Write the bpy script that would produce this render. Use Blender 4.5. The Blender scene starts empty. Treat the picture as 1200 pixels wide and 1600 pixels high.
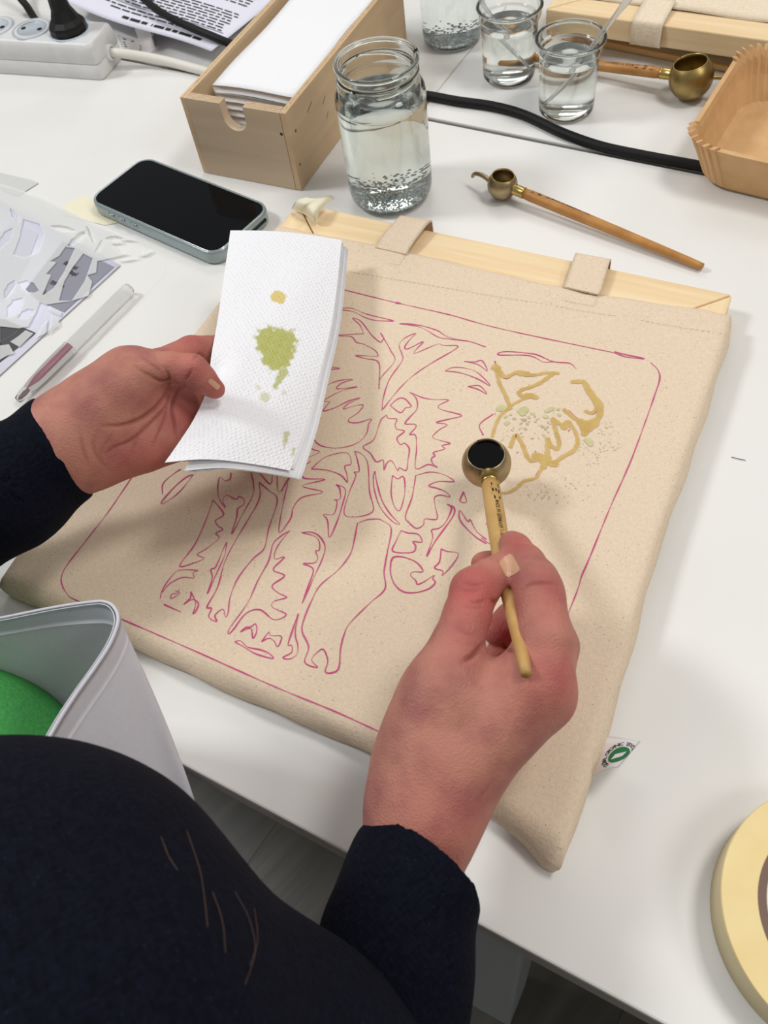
import bpy, bmesh, math, random
import numpy as np
from mathutils import Vector, Matrix
from mathutils.bvhtree import BVHTree
rng = np.random.default_rng(7); random.seed(7)
SC = bpy.context.scene; COL = SC.collection

# ---------------------------------------------------------------- camera
FPX, TH, ROLL, HC = 1343.85, 0.602562, -0.190949, 0.444836   # focal px (1200x1600), tilt from nadir, roll, height over table
_fw = np.array([0, math.sin(TH), -math.cos(TH)]); _r = np.array([1., 0, 0]); _u = np.cross(_r, _fw)
_c, _s = math.cos(ROLL), math.sin(ROLL)
CR, CU, CF = _c*_r+_s*_u, -_s*_r+_c*_u, _fw
CP = np.array([0, 0, HC])
cd = bpy.data.cameras.new('camera'); cam = bpy.data.objects.new('camera', cd); COL.objects.link(cam)
M = Matrix.Identity(4)
for i in range(3):
    M[i][0], M[i][1], M[i][2], M[i][3] = CR[i], CU[i], -CF[i], CP[i]
cam.matrix_world = M
cd.sensor_fit = 'VERTICAL'; cd.sensor_height = 32; cd.lens = FPX/1600*32; cd.clip_start = .01
cd.dof.use_dof = True; cd.dof.focus_distance = .52; cd.dof.aperture_fstop = 16
SC.camera = cam
# ---------------------------------------------------------------- world, lamps, exposure
wd = bpy.data.worlds.new('room'); SC.world = wd; wd.use_nodes = True
wd.node_tree.nodes['Background'].inputs[0].default_value = (1.0, .985, .965, 1)
wd.node_tree.nodes['Background'].inputs[1].default_value = .40
def area(name, loc, tgt, sx, sy, power, col=(1, .97, .93)):
    l = bpy.data.lights.new(name, 'AREA'); l.shape = 'RECTANGLE'; l.size = sx; l.size_y = sy; l.energy = power; l.color = col
    o = bpy.data.objects.new(name, l); COL.objects.link(o); o.location = loc
    o.rotation_euler = (Vector(tgt)-Vector(loc)).to_track_quat('-Z', 'Y').to_euler()
area('lamp_right', (.85, .35, 1.75), (.1, .35, 0), .4, .4, 12)
area('lamp_near_right', (1.5, -.7, 1.8), (.1, .3, 0), .6, .6, 10)
area('lamp_far', (.3, 2.3, 1.75), (.1, .5, 0), 1.2, .6, 9)
area('lamp_left', (-1.45, .95, 1.75), (0, .4, 0), .4, .4, 24, (.95, .98, 1))
SC.view_settings.view_transform = 'Standard'; SC.view_settings.look = 'None'
SC.view_settings.gamma = 1; SC.view_settings.use_curve_mapping = False; SC.view_settings.exposure = -0.10
SC.cycles.max_bounces = 16; SC.cycles.transmission_bounces = 14; SC.cycles.transparent_max_bounces = 16
SC.cycles.sample_clamp_indirect = 6

# ---------------------------------------------------------------- helpers
def ray(px, py):
    return (px-600)/FPX*CR-(py-800)/FPX*CU+CF
def W(px, py, z=0.):
    d = ray(px, py); return CP+d*((z-HC)/d[2])
def MPP(px, py, z=0.):                      # metres per pixel at that point
    return float((W(px, py, z)-CP)@CF)/FPX
def srgb(*v):
    return tuple((x/255/12.92 if x/255 <= .04045 else ((x/255+.055)/1.055)**2.4) for x in v)+(1,)
def empty(name, loc, label, cat, group=None):
    o = bpy.data.objects.new(name, None); COL.objects.link(o); o.location = tuple(loc); o.empty_display_size = .02
    return tag(o, label, cat, group)
def tag(o, label=None, cat=None, group=None, kind=None):
    for k, v in (('label', label), ('category', cat), ('group', group), ('kind', kind)):
        if v: o[k] = v
    return o
def wloc(o):
    p = np.zeros(3)
    while o: p = p+np.array(o.location); o = o.parent
    return p
def mk(name, V, F, mat=None, parent=None, smooth=True, attrs=None, uv=None):
    """link verts V (world coordinates) and faces F as ONE mesh object, child of parent"""
    V = np.asarray(V, float)
    if parent is None:
        org = np.array([V[:, 0].mean(), V[:, 1].mean(), V[:, 2].min()]); base = org
    else:
        org = np.zeros(3); base = wloc(parent)
    me = bpy.data.meshes.new(name)
    if isinstance(F, np.ndarray):
        n, k = F.shape
        me.vertices.add(len(V)); me.vertices.foreach_set('co', (V-base).astype(np.float32).ravel())
        me.loops.add(n*k); me.loops.foreach_set('vertex_index', F.astype(np.int32).ravel())
        me.polygons.add(n); me.polygons.foreach_set('loop_start', np.arange(0, n*k, k, dtype=np.int32))
        me.update(calc_edges=True); me.validate()
    else:
        me.from_pydata([tuple(v) for v in V-base], [], F); me.update()
    for an, a in (attrs or {}).items():
        at = me.attributes.new(an, 'FLOAT', 'POINT'); at.data.foreach_set('value', np.asarray(a, np.float32))
    if uv is not None:
        l = me.uv_layers.new(name='UVMap'); idx = np.zeros(len(me.loops), np.int32); me.loops.foreach_get('vertex_index', idx)
        l.data.foreach_set('uv', np.asarray(uv, np.float32)[idx].ravel())
    me.polygons.foreach_set('use_smooth', [bool(smooth)]*len(me.polygons))
    if mat: me.materials.append(mat)
    o = bpy.data.objects.new(name, me); COL.objects.link(o)
    if parent: o.parent = parent
    else: o.location = tuple(org)
    return o
def bevel(o, w, seg=2):
    m = o.modifiers.new('b', 'BEVEL'); m.width = w; m.segments = seg; m.limit_method = 'ANGLE'; m.angle_limit = .6
    return o
BOXF = [(0, 3, 2, 1), (4, 5, 6, 7), (0, 1, 5, 4), (1, 2, 6, 5), (2, 3, 7, 6), (3, 0, 4, 7)]
def prism(P, z0, z1):                        # P: list of xy (ccw)
    n = len(P); V = [(x, y, z0) for x, y in P]+[(x, y, z1) for x, y in P]
    F = [tuple(range(n-1, -1, -1)), tuple(range(n, 2*n))]+[(i, (i+1) % n, n+(i+1) % n, n+i) for i in range(n)]
    return np.array(V), F
def join(parts):
    V, F, k = [], [], 0
    for v, f in parts:
        V.append(np.asarray(v, float)); F += [tuple(int(i)+k for i in q) for q in f]; k += len(v)
    return np.vstack(V), F
def catmull(P, n=6):
    P = np.asarray(P, float); Q = np.vstack([2*P[0]-P[1], P, 2*P[-1]-P[-2]]); out = []
    for i in range(1, len(Q)-2):
        for t in np.arange(n)/n:
            a, b, c, d = Q[i-1:i+3]
            out.append(.5*((2*b)+(c-a)*t+(2*a-5*b+4*c-d)*t*t+(3*b-a-3*c+d)*t**3))
    return np.vstack(out+[P[-1]])
def tube(P, r, n=12, cap=True, flat=None):
    P = np.asarray(P, float); m = len(P); r = np.broadcast_to(np.asarray(r, float), (m,))
    T = np.gradient(P, axis=0); T /= np.linalg.norm(T, axis=1)[:, None]+1e-12
    a = np.array([0, 0, 1.]) if abs(T[0][2]) < .9 else np.array([1., 0, 0])
    X = np.cross(a, T[0]); X /= np.linalg.norm(X); V = []
    for i in range(m):
        X = X-T[i]*(X@T[i]); X /= np.linalg.norm(X); Y = np.cross(T[i], X)
        for k in range(n):
            w = 2*math.pi*k/n; V.append(P[i]+r[i]*(math.cos(w)*X+math.sin(w)*Y))
    F = [(i*n+k, i*n+(k+1) % n, (i+1)*n+(k+1) % n, (i+1)*n+k) for i in range(m-1) for k in range(n)]
    if cap: F += [tuple(range(n-1, -1, -1)), tuple((m-1)*n+k for k in range(n))]
    return np.array(V), F
def lathe(prof, c, axis=(0, 0, 1), n=48, closed=False):
    """prof: (radius, height) list about axis through c"""
    ax = np.array(axis, float); ax /= np.linalg.norm(ax)
    a = np.array([1., 0, 0]) if abs(ax[0]) < .9 else np.array([0, 1., 0])
    X = np.cross(a, ax); X /= np.linalg.norm(X); Y = np.cross(ax, X); V = []
    for r, h in prof:
        for k in range(n):
            w = 2*math.pi*k/n; V.append(np.array(c)+ax*h+max(r, 1e-5)*(math.cos(w)*X+math.sin(w)*Y))
    m = len(prof); rows = m if closed else m-1
    F = [(i*n+k, i*n+(k+1) % n, ((i+1) % m)*n+(k+1) % n, ((i+1) % m)*n+k) for i in range(rows) for k in range(n)]
    return np.array(V), F
def grid(P):                                  # P[nu,nv,3]
    nu, nv = P.shape[:2]; I = np.arange(nu*nv).reshape(nu, nv)
    return P.reshape(-1, 3), np.stack([I[:-1, :-1], I[1:, :-1], I[1:, 1:], I[:-1, 1:]], -1).reshape(-1, 4)
def sheet(P, t):                              # closed thin sheet from grid P, thickness t along -normal(z mostly)
    nu, nv = P.shape[:2]
    du = np.gradient(P, axis=0); dv = np.gradient(P, axis=1); N = np.cross(du, dv); N /= np.linalg.norm(N, axis=2)[..., None]+1e-12
    A, f = grid(P); B, _ = grid(P-N*t); k = len(A); F = [tuple(q) for q in f]+[tuple(k+i for i in q[::-1]) for q in f]
    I = np.arange(k).reshape(nu, nv)
    loop = list(I[0, :])+list(I[1:, -1])+list(I[-1, -2::-1])+list(I[-2:0:-1, 0])
    for a, b in zip(loop, loop[1:]+loop[:1]): F.append((b, a, k+a, k+b))
    return np.vstack([A, B]), F
# ---------------------------------------------------------------- materials
def nodes(m): return m.node_tree.nodes, m.node_tree.links
def mat(name, col, rough=.5, metal=0., var=None, bump=None, spec=.5, **kw):
    """var=(colour2, scale xyz, detail) noise mix ; bump=(scale xyz, strength, distance)"""
    m = bpy.data.materials.new(name); m.use_nodes = True; N, L = nodes(m); b = N['Principled BSDF']
    b.inputs['Base Color'].default_value = col; b.inputs['Roughness'].default_value = rough; b.inputs['Metallic'].default_value = metal
    b.inputs['Specular IOR Level'].default_value = spec
    for k, v in kw.items(): b.inputs[k.replace('_', ' ')].default_value = v
    def noise(sc, det=3, rot=0):
        t = N.new('ShaderNodeTexCoord'); mp = N.new('ShaderNodeMapping'); mp.inputs['Scale'].default_value = sc; mp.vector_type = 'TEXTURE' if 0 else 'POINT'
        r0 = N.new('ShaderNodeMapping'); r0.inputs['Rotation'].default_value = (0, 0, rot)
        L.new(t.outputs['Object'], r0.inputs['Vector']); L.new(r0.outputs[0], mp.inputs['Vector'])
        n = N.new('ShaderNodeTexNoise'); n.inputs['Scale'].default_value = 1; n.inputs['Detail'].default_value = det
        L.new(mp.outputs[0], n.inputs['Vector']); return n
    if var:
        n = noise(var[1], var[2] if len(var) > 2 else 3, var[3] if len(var) > 3 else 0); r = N.new('ShaderNodeValToRGB')
        r.color_ramp.elements[0].position = .35; r.color_ramp.elements[1].position = .65
        r.color_ramp.elements[0].color = col; r.color_ramp.elements[1].color = var[0]
        L.new(n.outputs['Fac'], r.inputs[0]); L.new(r.outputs[0], b.inputs['Base Color'])
    if bump:
        n = noise(bump[0], 4, bump[3] if len(bump) > 3 else 0); u = N.new('ShaderNodeBump'); u.inputs['Strength'].default_value = bump[1]; u.inputs['Distance'].default_value = bump[2]
        L.new(n.outputs['Fac'], u.inputs['Height']); L.new(u.outputs[0], b.inputs['Normal'])
    return m
AU = math.radians(-34.23)                      # direction of the canvas frame
M_table = mat('white_laminate', srgb(230, 229, 226), .38, var=(srgb(226, 225, 221), (9, 9, 9)))
M_wall = mat('white_wall_paint', srgb(226, 224, 218), .9, bump=((30, 30, 30), .1, .002))
M_band = mat('grey_edge_band', srgb(172, 168, 162), .5)
M_leg = mat('pale_grey_steel', srgb(168, 176, 180), .45, .2)
M_plank = mat('grey_floor_board', srgb(92, 88, 80), .33, var=(srgb(76, 73, 68), (3, 40, 3), 4, -.64), bump=((5, 60, 5), .2, .002, -.64))
def wood(name, c1, c2, ang, s=1.0, rough=.55):
    m = bpy.data.materials.new(name); m.use_nodes = True; N, L = nodes(m); b = N['Principled BSDF']; b.inputs['Roughness'].default_value = rough
    t = N.new('ShaderNodeTexCoord'); r0 = N.new('ShaderNodeMapping'); r0.inputs['Rotation'].default_value = (0, 0, -ang); mp = N.new('ShaderNodeMapping'); mp.inputs['Scale'].default_value = (7*s, 170*s, 170*s)
    L.new(t.outputs['Object'], r0.inputs[0]); L.new(r0.outputs[0], mp.inputs[0])
    n = N.new('ShaderNodeTexNoise'); n.inputs['Scale'].default_value = 1; n.inputs['Detail'].default_value = 3; n.inputs['Distortion'].default_value = .6; L.new(mp.outputs[0], n.inputs['Vector'])
    r = N.new('ShaderNodeValToRGB'); r.color_ramp.elements[0].position = .3; r.color_ramp.elements[1].position = .7
    r.color_ramp.elements[0].color = c1; r.color_ramp.elements[1].color = c2
    L.new(n.outputs['Fac'], r.inputs[0]); L.new(r.outputs[0], b.inputs['Base Color'])
    u = N.new('ShaderNodeBump'); u.inputs['Strength'].default_value = .15; u.inputs['Distance'].default_value = .0004; L.new(n.outputs['Fac'], u.inputs['Height']); L.new(u.outputs[0], b.inputs['Normal'])
    return m
PINE = (srgb(240, 216, 176), srgb(230, 200, 154))
M_pine_u = wood('pine_lengthwise', *PINE, AU); M_pine_v = wood('pine_crosswise', *PINE, AU+math.pi/2)
M_ply = wood('birch_plywood', srgb(203, 182, 155), srgb(191, 168, 141), math.radians(-33), .35); M_ply2 = wood('birch_plywood_side', srgb(212, 184, 148), srgb(198, 168, 132), math.radians(53), .35)
M_plyedge = wood('plywood_edge_layers', srgb(224, 192, 144), srgb(160, 118, 74), 0, 2.2)
def cloth(name, col, col2, scale, bump=.25, rough=.9, fleck=None, ang=0):
    m = bpy.data.materials.new(name); m.use_nodes = True; N, L = nodes(m); b = N['Principled BSDF']; b.inputs['Roughness'].default_value = rough; b.inputs['Specular IOR Level'].default_value = .15
    t = N.new('ShaderNodeTexCoord'); r0 = N.new('ShaderNodeMapping'); r0.inputs['Rotation'].default_value = (0, 0, -ang); L.new(t.outputs['Object'], r0.inputs[0])
    def nz(sc, det=2):
        mp = N.new('ShaderNodeMapping'); mp.inputs['Scale'].default_value = sc; L.new(r0.outputs[0], mp.inputs[0])
        n = N.new('ShaderNodeTexNoise'); n.inputs['Scale'].default_value = 1; n.inputs['Detail'].default_value = det; L.new(mp.outputs[0], n.inputs['Vector']); return n
    a = nz((scale*.5, scale*1.7, scale)); c = nz((scale*1.7, scale*.5, scale)); mx = N.new('ShaderNodeMath'); mx.operation = 'ADD'
    L.new(a.outputs['Fac'], mx.inputs[0]); L.new(c.outputs['Fac'], mx.inputs[1])
    r = N.new('ShaderNodeMapRange'); r.inputs[1].default_value = .75; r.inputs[2].default_value = 1.25; L.new(mx.outputs[0], r.inputs[0])
    mc = N.new('ShaderNodeMix'); mc.data_type = 'RGBA'; mc.inputs[6].default_value = col; mc.inputs[7].default_value = col2; L.new(r.outputs[0], mc.inputs[0]); out = mc.outputs[2]
    if fleck:
        v = N.new('ShaderNodeTexVoronoi'); v.inputs['Scale'].default_value = 330; L.new(t.outputs['Object'], v.inputs['Vector'])
        k = nz((60, 60, 60), 1); lt = N.new('ShaderNodeMath'); lt.operation = 'LESS_THAN'; lt.inputs[1].default_value = .13; L.new(v.outputs['Distance'], lt.inputs[0])
        gt = N.new('ShaderNodeMath'); gt.operation = 'GREATER_THAN'; gt.inputs[1].default_value = .52; L.new(k.outputs['Fac'], gt.inputs[0])
        mu = N.new('ShaderNodeMath'); mu.operation = 'MULTIPLY'; L.new(lt.outputs[0], mu.inputs[0]); L.new(gt.outputs[0], mu.inputs[1])
        m2 = N.new('ShaderNodeMath'); m2.operation = 'MULTIPLY'; m2.inputs[1].default_value = .45; L.new(mu.outputs[0], m2.inputs[0])
        mc2 = N.new('ShaderNodeMix'); mc2.data_type = 'RGBA'; mc2.inputs[7].default_value = fleck; L.new(m2.outputs[0], mc2.inputs[0]); L.new(out, mc2.inputs[6]); out = mc2.outputs[2]
    L.new(out, b.inputs['Base Color'])
    u = N.new('ShaderNodeBump'); u.inputs['Strength'].default_value = bump; u.inputs['Distance'].default_value = .0006; L.new(mx.outputs[0], u.inputs['Height']); L.new(u.outputs[0], b.inputs['Normal'])
    return m
M_canvas = cloth('natural_cotton', srgb(229, 210, 186), srgb(219, 199, 174), 620, .35, fleck=srgb(110, 88, 66), ang=AU)
M_canvas2 = cloth('natural_cotton_pale', srgb(236, 222, 200), srgb(226, 208, 182), 620, .35, fleck=srgb(150, 128, 100), ang=AU)
M_navy = cloth('navy_wool_weave', srgb(5, 7, 17), srgb(12, 15, 30), 420, .9, .95, fleck=srgb(34, 40, 54), ang=.5)
M_white = cloth('white_apron_cotton', srgb(238, 238, 244), srgb(232, 232, 240), 500, .12, .8)
_n, _l = nodes(M_white); _t = _n.new('ShaderNodeBsdfTranslucent'); _t.inputs[0].default_value = srgb(236, 236, 242); _m = _n.new('ShaderNodeMixShader'); _m.inputs[0].default_value = .28
_l.new(_n['Principled BSDF'].outputs[0], _m.inputs[1]); _l.new(_t.outputs[0], _m.inputs[2]); _l.new(_m.outputs[0], _n['Material Output'].inputs[0])   # thin cotton lets light through
M_green = cloth('green_jersey', srgb(84, 168, 92), srgb(70, 152, 78), 500, .35, .95)
M_brass = mat('aged_brass', srgb(172, 150, 96), .38, 1., var=(srgb(146, 126, 80), (90, 90, 90)), bump=((120, 120, 120), .1, .0004))
M_brass2 = mat('dull_steel_brass', srgb(176, 158, 124), .36, 1., var=(srgb(150, 132, 102), (80, 80, 80)), bump=((120, 120, 120), .1, .0004))
M_ferrule = mat('bright_brass', srgb(196, 170, 104), .28, 1.)
M_ink = mat('black_dye', srgb(4, 3, 6), .06, spec=.25)
M_dark = mat('dark_bowl_inside', srgb(70, 58, 36), .5, .8)
M_tool = mat('varnished_handle_wood', srgb(190, 136, 72), .4, var=(srgb(170, 116, 56), (60, 60, 60), 4))
M_tool2 = mat('pale_handle_wood', srgb(200, 160, 98), .5, var=(srgb(184, 142, 82), (60, 60, 60), 4))
M_print = mat('black_print', srgb(30, 26, 24), .7)
M_rubber = mat('black_rubber', srgb(13, 13, 14), .6, spec=.3)
M_plug = mat('black_plastic', srgb(14, 14, 16), .5, spec=.35)
M_whplastic = mat('white_plastic', srgb(222, 222, 222), .42, var=(srgb(214, 214, 214), (60, 60, 60), 5))
M_shutter = mat('pale_blue_socket_plastic', srgb(196, 206, 216), .3)
M_cable = mat('white_cable', srgb(222, 218, 210), .5)
M_paper = mat('printed_paper', srgb(226, 226, 240), .85)
M_towel = mat('white_paper_towel', srgb(238, 238, 241), .95, bump=((260, 260, 260), .35, .0012))
M_towel2 = mat('towel_stack_edges', srgb(226, 218, 214), .95)
M_pen = mat('pink_pen_ink', srgb(196, 54, 118), .7, var=(srgb(205, 84, 138), (120, 120, 120)))
M_pen.node_tree.nodes['Principled BSDF'].inputs['Alpha'].default_value = 1
M_ochre = mat('ochre_dye', srgb(216, 184, 112), .6, var=(srgb(204, 168, 92), (110, 110, 110), 3), Alpha=.82)
M_olive = mat('olive_dye_stain', srgb(192, 187, 136), .8, var=(srgb(202, 196, 150), (160, 160, 160)))
M_grey_fleck = mat('pale_dye_fleck', srgb(182, 172, 142), .85, var=(srgb(200, 190, 160), (120, 120, 120)))
M_kraft = mat('kraft_paper', srgb(212, 172, 124), .75, var=(srgb(204, 162, 112), (70, 70, 70), 5), bump=((300, 300, 300), .2, .0005))
M_tapepaper = mat('masking_tape_edge', srgb(238, 217, 160), .7, var=(srgb(232, 208, 148), (40, 40, 40)))
M_tapeside = mat('masking_tape_side', srgb(214, 200, 160), .7)
M_core = mat('brown_cardboard_core', srgb(120, 96, 84), .8)
M_foil = mat('glossy_core_lining', srgb(214, 214, 220), .15, .8, bump=((60, 60, 60), .5, .002))
M_cream = mat('cream_masking_tape', srgb(232, 226, 200), .7)
M_screen = mat('phone_glass', srgb(3, 5, 9), .03, spec=.14)
M_case = mat('clear_phone_case', srgb(150, 164, 166), .18, .35)
M_rimlight = mat('phone_metal_frame', srgb(186, 190, 186), .25, .8)
M_glass = mat('clear_glass', (.97, .995, .985, 1), .0, Transmission_Weight=1., IOR=1.46)
M_glass2 = mat('green_tinted_glass', (.955, .99, .972, 1), .0, Transmission_Weight=1., IOR=1.48)
M_water = mat('water', (.99, 1, .995, 1), .0, Transmission_Weight=1., IOR=1.33)
M_bubble = mat('air_bubble', srgb(165, 172, 178), .08, .9)
M_plasticclear = mat('clear_soft_plastic', srgb(238, 240, 242), .22, Transmission_Weight=.75, IOR=1.2)
M_nail = mat('fingernail', srgb(200, 154, 126), .3)
M_hair = mat('brown_hair', srgb(110, 84, 66), .5)
M_thread = mat('cream_thread', srgb(226, 212, 186), .8)
def film_mat(name, fac, col):
    m = bpy.data.materials.new(name); m.use_nodes = True; N, L = nodes(m); b = N['Principled BSDF']
    b.inputs['Base Color'].default_value = col; b.inputs['Roughness'].default_value = .3; b.inputs['Alpha'].default_value = fac
    return m
M_film = film_mat('milky_stencil_film', .42, srgb(242, 243, 243)); M_film2 = film_mat('clear_plastic_wrap', .22, srgb(236, 238, 238))
M_penclear = mat('clear_pen_plastic', srgb(240, 240, 238), .12, Transmission_Weight=.9, IOR=1.15)
M_penink = mat('pink_ink_refill', srgb(186, 36, 100), .35)
M_greyprint = mat('grey_printed_panel', srgb(140, 140, 152), .85); M_dkprint = mat('dark_printed_panel', srgb(74, 74, 78), .8)
M_tagwhite = mat('white_satin_label', srgb(236, 234, 236), .5); M_taggreen = mat('green_print', srgb(24, 122, 72), .6)

# ---------------------------------------------------------------- tables and floor
e1 = np.array([math.cos(math.radians(-36.8)), math.sin(math.radians(-36.8))]); e2 = np.array([-e1[1], e1[0]])
p0 = W(420, 1267, 0)[:2]; p1 = W(790, 212, .0)[:2]
depth = float((p1-p0)@e2)
def tq(a0, a1, b0, b1): return [tuple(p0+e1*a+e2*b) for a, b in ((a0, b0), (a1, b0), (a1, b1), (a0, b1))]
def table(quad, label, legs):
    c = np.mean(quad, axis=0); t = empty('work_table', (c[0], c[1], -.74), label, 'table')
    V, F = prism(quad, -.024, 0); top = mk('tabletop', V, F, M_table, t, False); bevel(top, .0012)
    q = np.array(quad); cc = q.mean(0); V, F = prism([tuple(x+(x-cc)/np.linalg.norm(x-cc)*.0002) for x in q], -.0225, -.0022); mk('edge_band', V, F, M_band, top, False)
    for x in legs:
        V, F = prism([tuple(x+e1*a+e2*b) for a, b in ((-.025, -.025), (.025, -.025), (.025, .025), (-.025, .025))], -.74, -.0245); bevel(mk('leg', V, F, M_leg, t, False), .003)
    return t
aL = float((W(712, 1515, -.03)[:2]-p0)@e1)
table(tq(-.75, .85, 0, depth), 'near white laminate work table holding the canvas and both hands', [p0+e1*(aL)+e2*.035, p0+e1*-.7+e2*.04, p0+e1*.8+e2*(depth-.04), p0+e1*-.7+e2*(depth-.04)])
ps = float((W(700, 121, 0)[:2]-p0)@e1)
table(tq(ps-1.2, ps-.0004, depth+.005, depth+.76), 'rear left white table under the power strip and wooden box', [p0+e1*(ps-.06)+e2*(depth+.7), p0+e1*(ps-1.1)+e2*(depth+.7), p0+e1*(ps-1.1)+e2*(depth+.06), p0+e1*(ps-.06)+e2*(depth+.06)])
table(tq(ps+.0004, ps+1.2, depth+.005, depth+.76), 'rear right white table under the small glasses and second canvas', [p0+e1*(ps+.06)+e2*(depth+.7), p0+e1*(ps+1.1)+e2*(depth+.7), p0+e1*(ps+1.1)+e2*(depth+.06), p0+e1*(ps+.06)+e2*(depth+.06)])
V, F = prism([(-4, -4), (4, -4), (4, 4), (-4, 4)], -.80, -.748); fl = mk('floor', V, F, M_plank, None, False); tag(fl, kind='structure')
fdir = np.array([math.cos(math.radians(46)), math.sin(math.radians(46))]); fn = np.array([-fdir[1], fdir[0]])
for nm, q in (('wall_back', [(-4, 4), (4, 4), (4, 4.1), (-4, 4.1)]), ('wall_left', [(-4.1, -4), (-4, -4), (-4, 4), (-4.1, 4)]), ('wall_right', [(4, -4), (4.1, -4), (4.1, 4), (4, 4)]), ('wall_front', [(-4, -4.1), (4, -4.1), (4, -4), (-4, -4)])):
    V, F = prism(q, -.80, 1.9); tag(mk(nm, V, F, M_wall, None, False), kind='structure')
pl0 = None
for i in range(-6, 8):
    for j in range(-1, 2):
        c = fn*(i*.16)+fdir*(j*1.0+(i % 3)*.33)
        if pl0 is None:
            V, F = prism([tuple(fdir*a+fn*b) for a, b in ((-.498, -.0797), (.498, -.0797), (.498, .0797), (-.498, .0797))], -.748, -.74)
            pl0 = mk('floor_board', V, F, M_plank, fl, False); base = pl0.location.copy(); fl_loc = wloc(fl)
            pl0.location = (c[0], c[1], 0)
        else:
            o = pl0.copy(); COL.objects.link(o); o.parent = fl; o.location = (c[0], c[1], 0)

# ---------------------------------------------------------------- stretcher frames
def frame(name, o3, ang, w, l, z0, label, th=.0175, bw=.038):
    u = np.array([math.cos(ang), math.sin(ang)]); v = np.array([u[1], -u[0]]); o = np.array(o3[:2])
    P = lambda a, b: tuple(o+u*a+v*b)
    t = empty(name, (*(o+u*w/2+v*l/2), z0), label, 'frame')
    mu = wood(name+'_rail', *PINE, ang); mv = wood(name+'_stile', *PINE, ang+math.pi/2)
    g = .0006
    quads = [([P(g, 0), P(w-g, 0), P(w-bw-g, bw), P(bw+g, bw)], mu), ([P(g, l), P(bw+g, l-bw), P(w-bw-g, l-bw), P(w-g, l)], mu),
             ([P(0, g), P(bw, bw+g), P(bw, l-bw-g), P(0, l-g)], mv), ([P(w, g), P(w, l-g), P(w-bw, l-bw-g), P(w-bw, bw+g)], mv)]
    for q, m in quads:
        a = np.array(q); s = sum(a[i][0]*a[(i+1) % 4][1]-a[(i+1) % 4][0]*a[i][1] for i in range(4))
        if s < 0: q = q[::-1]
        V, F = prism(q, z0, z0+th); bevel(mk('stretcher_bar', V, F, m, t, False), .0012)
    return t, P
o1 = W(463, 313, .019); o1[:2] += .0012*np.array([math.cos(AU), math.sin(AU)])
fr1, P1 = frame('stretcher_frame', o1, AU, .3428, .3725, .0024, 'pine stretcher frame inside the tote bag being painted', .0146)

# ---------------------------------------------------------------- tote bag on the frame
ZC = .0202
top_e = [(432, 352), (515, 368), (600, 383), (740, 416), (885, 450), (1010, 470), (1100, 482), (1143, 492)]
rig_e = [(1143, 492), (1138, 520), (1116, 592), (1078, 700), (1027, 850), (986, 990), (946, 1130), (914, 1235), (880, 1330)]
bot_e = [(0, 902), (100, 944), (240, 1006), (400, 1076), (600, 1166), (700, 1216), (780, 1258), (880, 1330)]
lef_e = [(432, 352), (326, 490), (203, 648), (94, 781), (26, 864), (0, 902)]
def arc(P, n, z=.019):
    P = np.array([W(x, y, z) for x, y in P]); d = np.r_[0, np.cumsum(np.linalg.norm(np.diff(P, axis=0), axis=1))]; s = np.linspace(0, d[-1], n)
    return np.stack([np.interp(s, d, P[:, i]) for i in range(3)], 1)
NU, NV = 120, 120
T_, B_, L_, R_ = arc(top_e, NU), arc(bot_e, NU), arc(lef_e, NV), arc(rig_e, NV)
su = np.linspace(0, 1, NU)[:, None, None]; sv = np.linspace(0, 1, NV)[None, :, None]
G = (1-sv)*T_[:, None]+sv*B_[:, None]+(1-su)*L_[None]+su*R_[None]-((1-su)*(1-sv)*T_[0]+su*(1-sv)*T_[-1]+(1-su)*sv*B_[0]+su*sv*B_[-1])
G[..., 2] = .0199
S2u = np.array([math.cos(AU), math.sin(AU)]); S2v = np.array([S2u[1], -S2u[0]])
uu = (G[..., :2]-o1[:2])@S2u; vv = (G[..., :2]-o1[:2])@S2v
hem = .0730-.0850*np.clip(uu, 0, .35)          # hem stitch line under the opening
G[..., 2] += .0007*(1/(1+np.exp((vv-hem)/.0012)))
wr = .0011*np.sin(uu*70+2*np.sin(uu*23))*np.exp(-((vv-.044)/.012)**2)+.0005*np.sin(uu*140)*np.exp(-((vv-.032)/.01)**2)
G[..., 2] += np.maximum(wr, -.0003)
du_ = np.minimum(np.arange(NU), NU-1-np.arange(NU))[:, None]/NU*.36; dv_ = np.minimum(np.arange(NV), NV-1-np.arange(NV))[None, :]/NV*.37
edge = np.minimum(du_, dv_); G[..., 2] -= .0026*np.clip(1-edge/.006, 0, 1)**2
ctr = G.mean((0, 1))
rings = []
loopi = [(i, 0) for i in range(NU)]+[(NU-1, j) for j in range(1, NV)]+[(i, NV-1) for i in range(NU-2, -1, -1)]+[(0, j) for j in range(NV-2, 0, -1)]
Lp = np.array([G[i, j] for i, j in loopi]); out = np.zeros_like(Lp)
Tn = np.roll(Lp, -1, 0)-np.roll(Lp, 1, 0); out[:, 0] = Tn[:, 1]; out[:, 1] = -Tn[:, 0]
s = np.sign(((Lp-ctr)*out).sum(1)); out *= s[:, None]; out /= np.linalg.norm(out, axis=1)[:, None]+1e-9
phase = np.arange(len(Lp))
isbot = np.array([j == NV-1 for i, j in loopi]); istop = np.array([j == 0 for i, j in loopi])
for k, (zz, off) in enumerate([(.0125, .0022), (.0095, .0026), (.006, .0022), (.0032, .0018), (.0012, .0008)]):
    w = .0006*np.sin(phase*.35+k)+.0005*np.sin(phase*.13)
    R = Lp+out*(off+w+np.where(isbot, .0015, 0))[:, None]; R[:, 2] = zz; rings.append(R)
crn = W(862, 1356, .002); 
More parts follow.
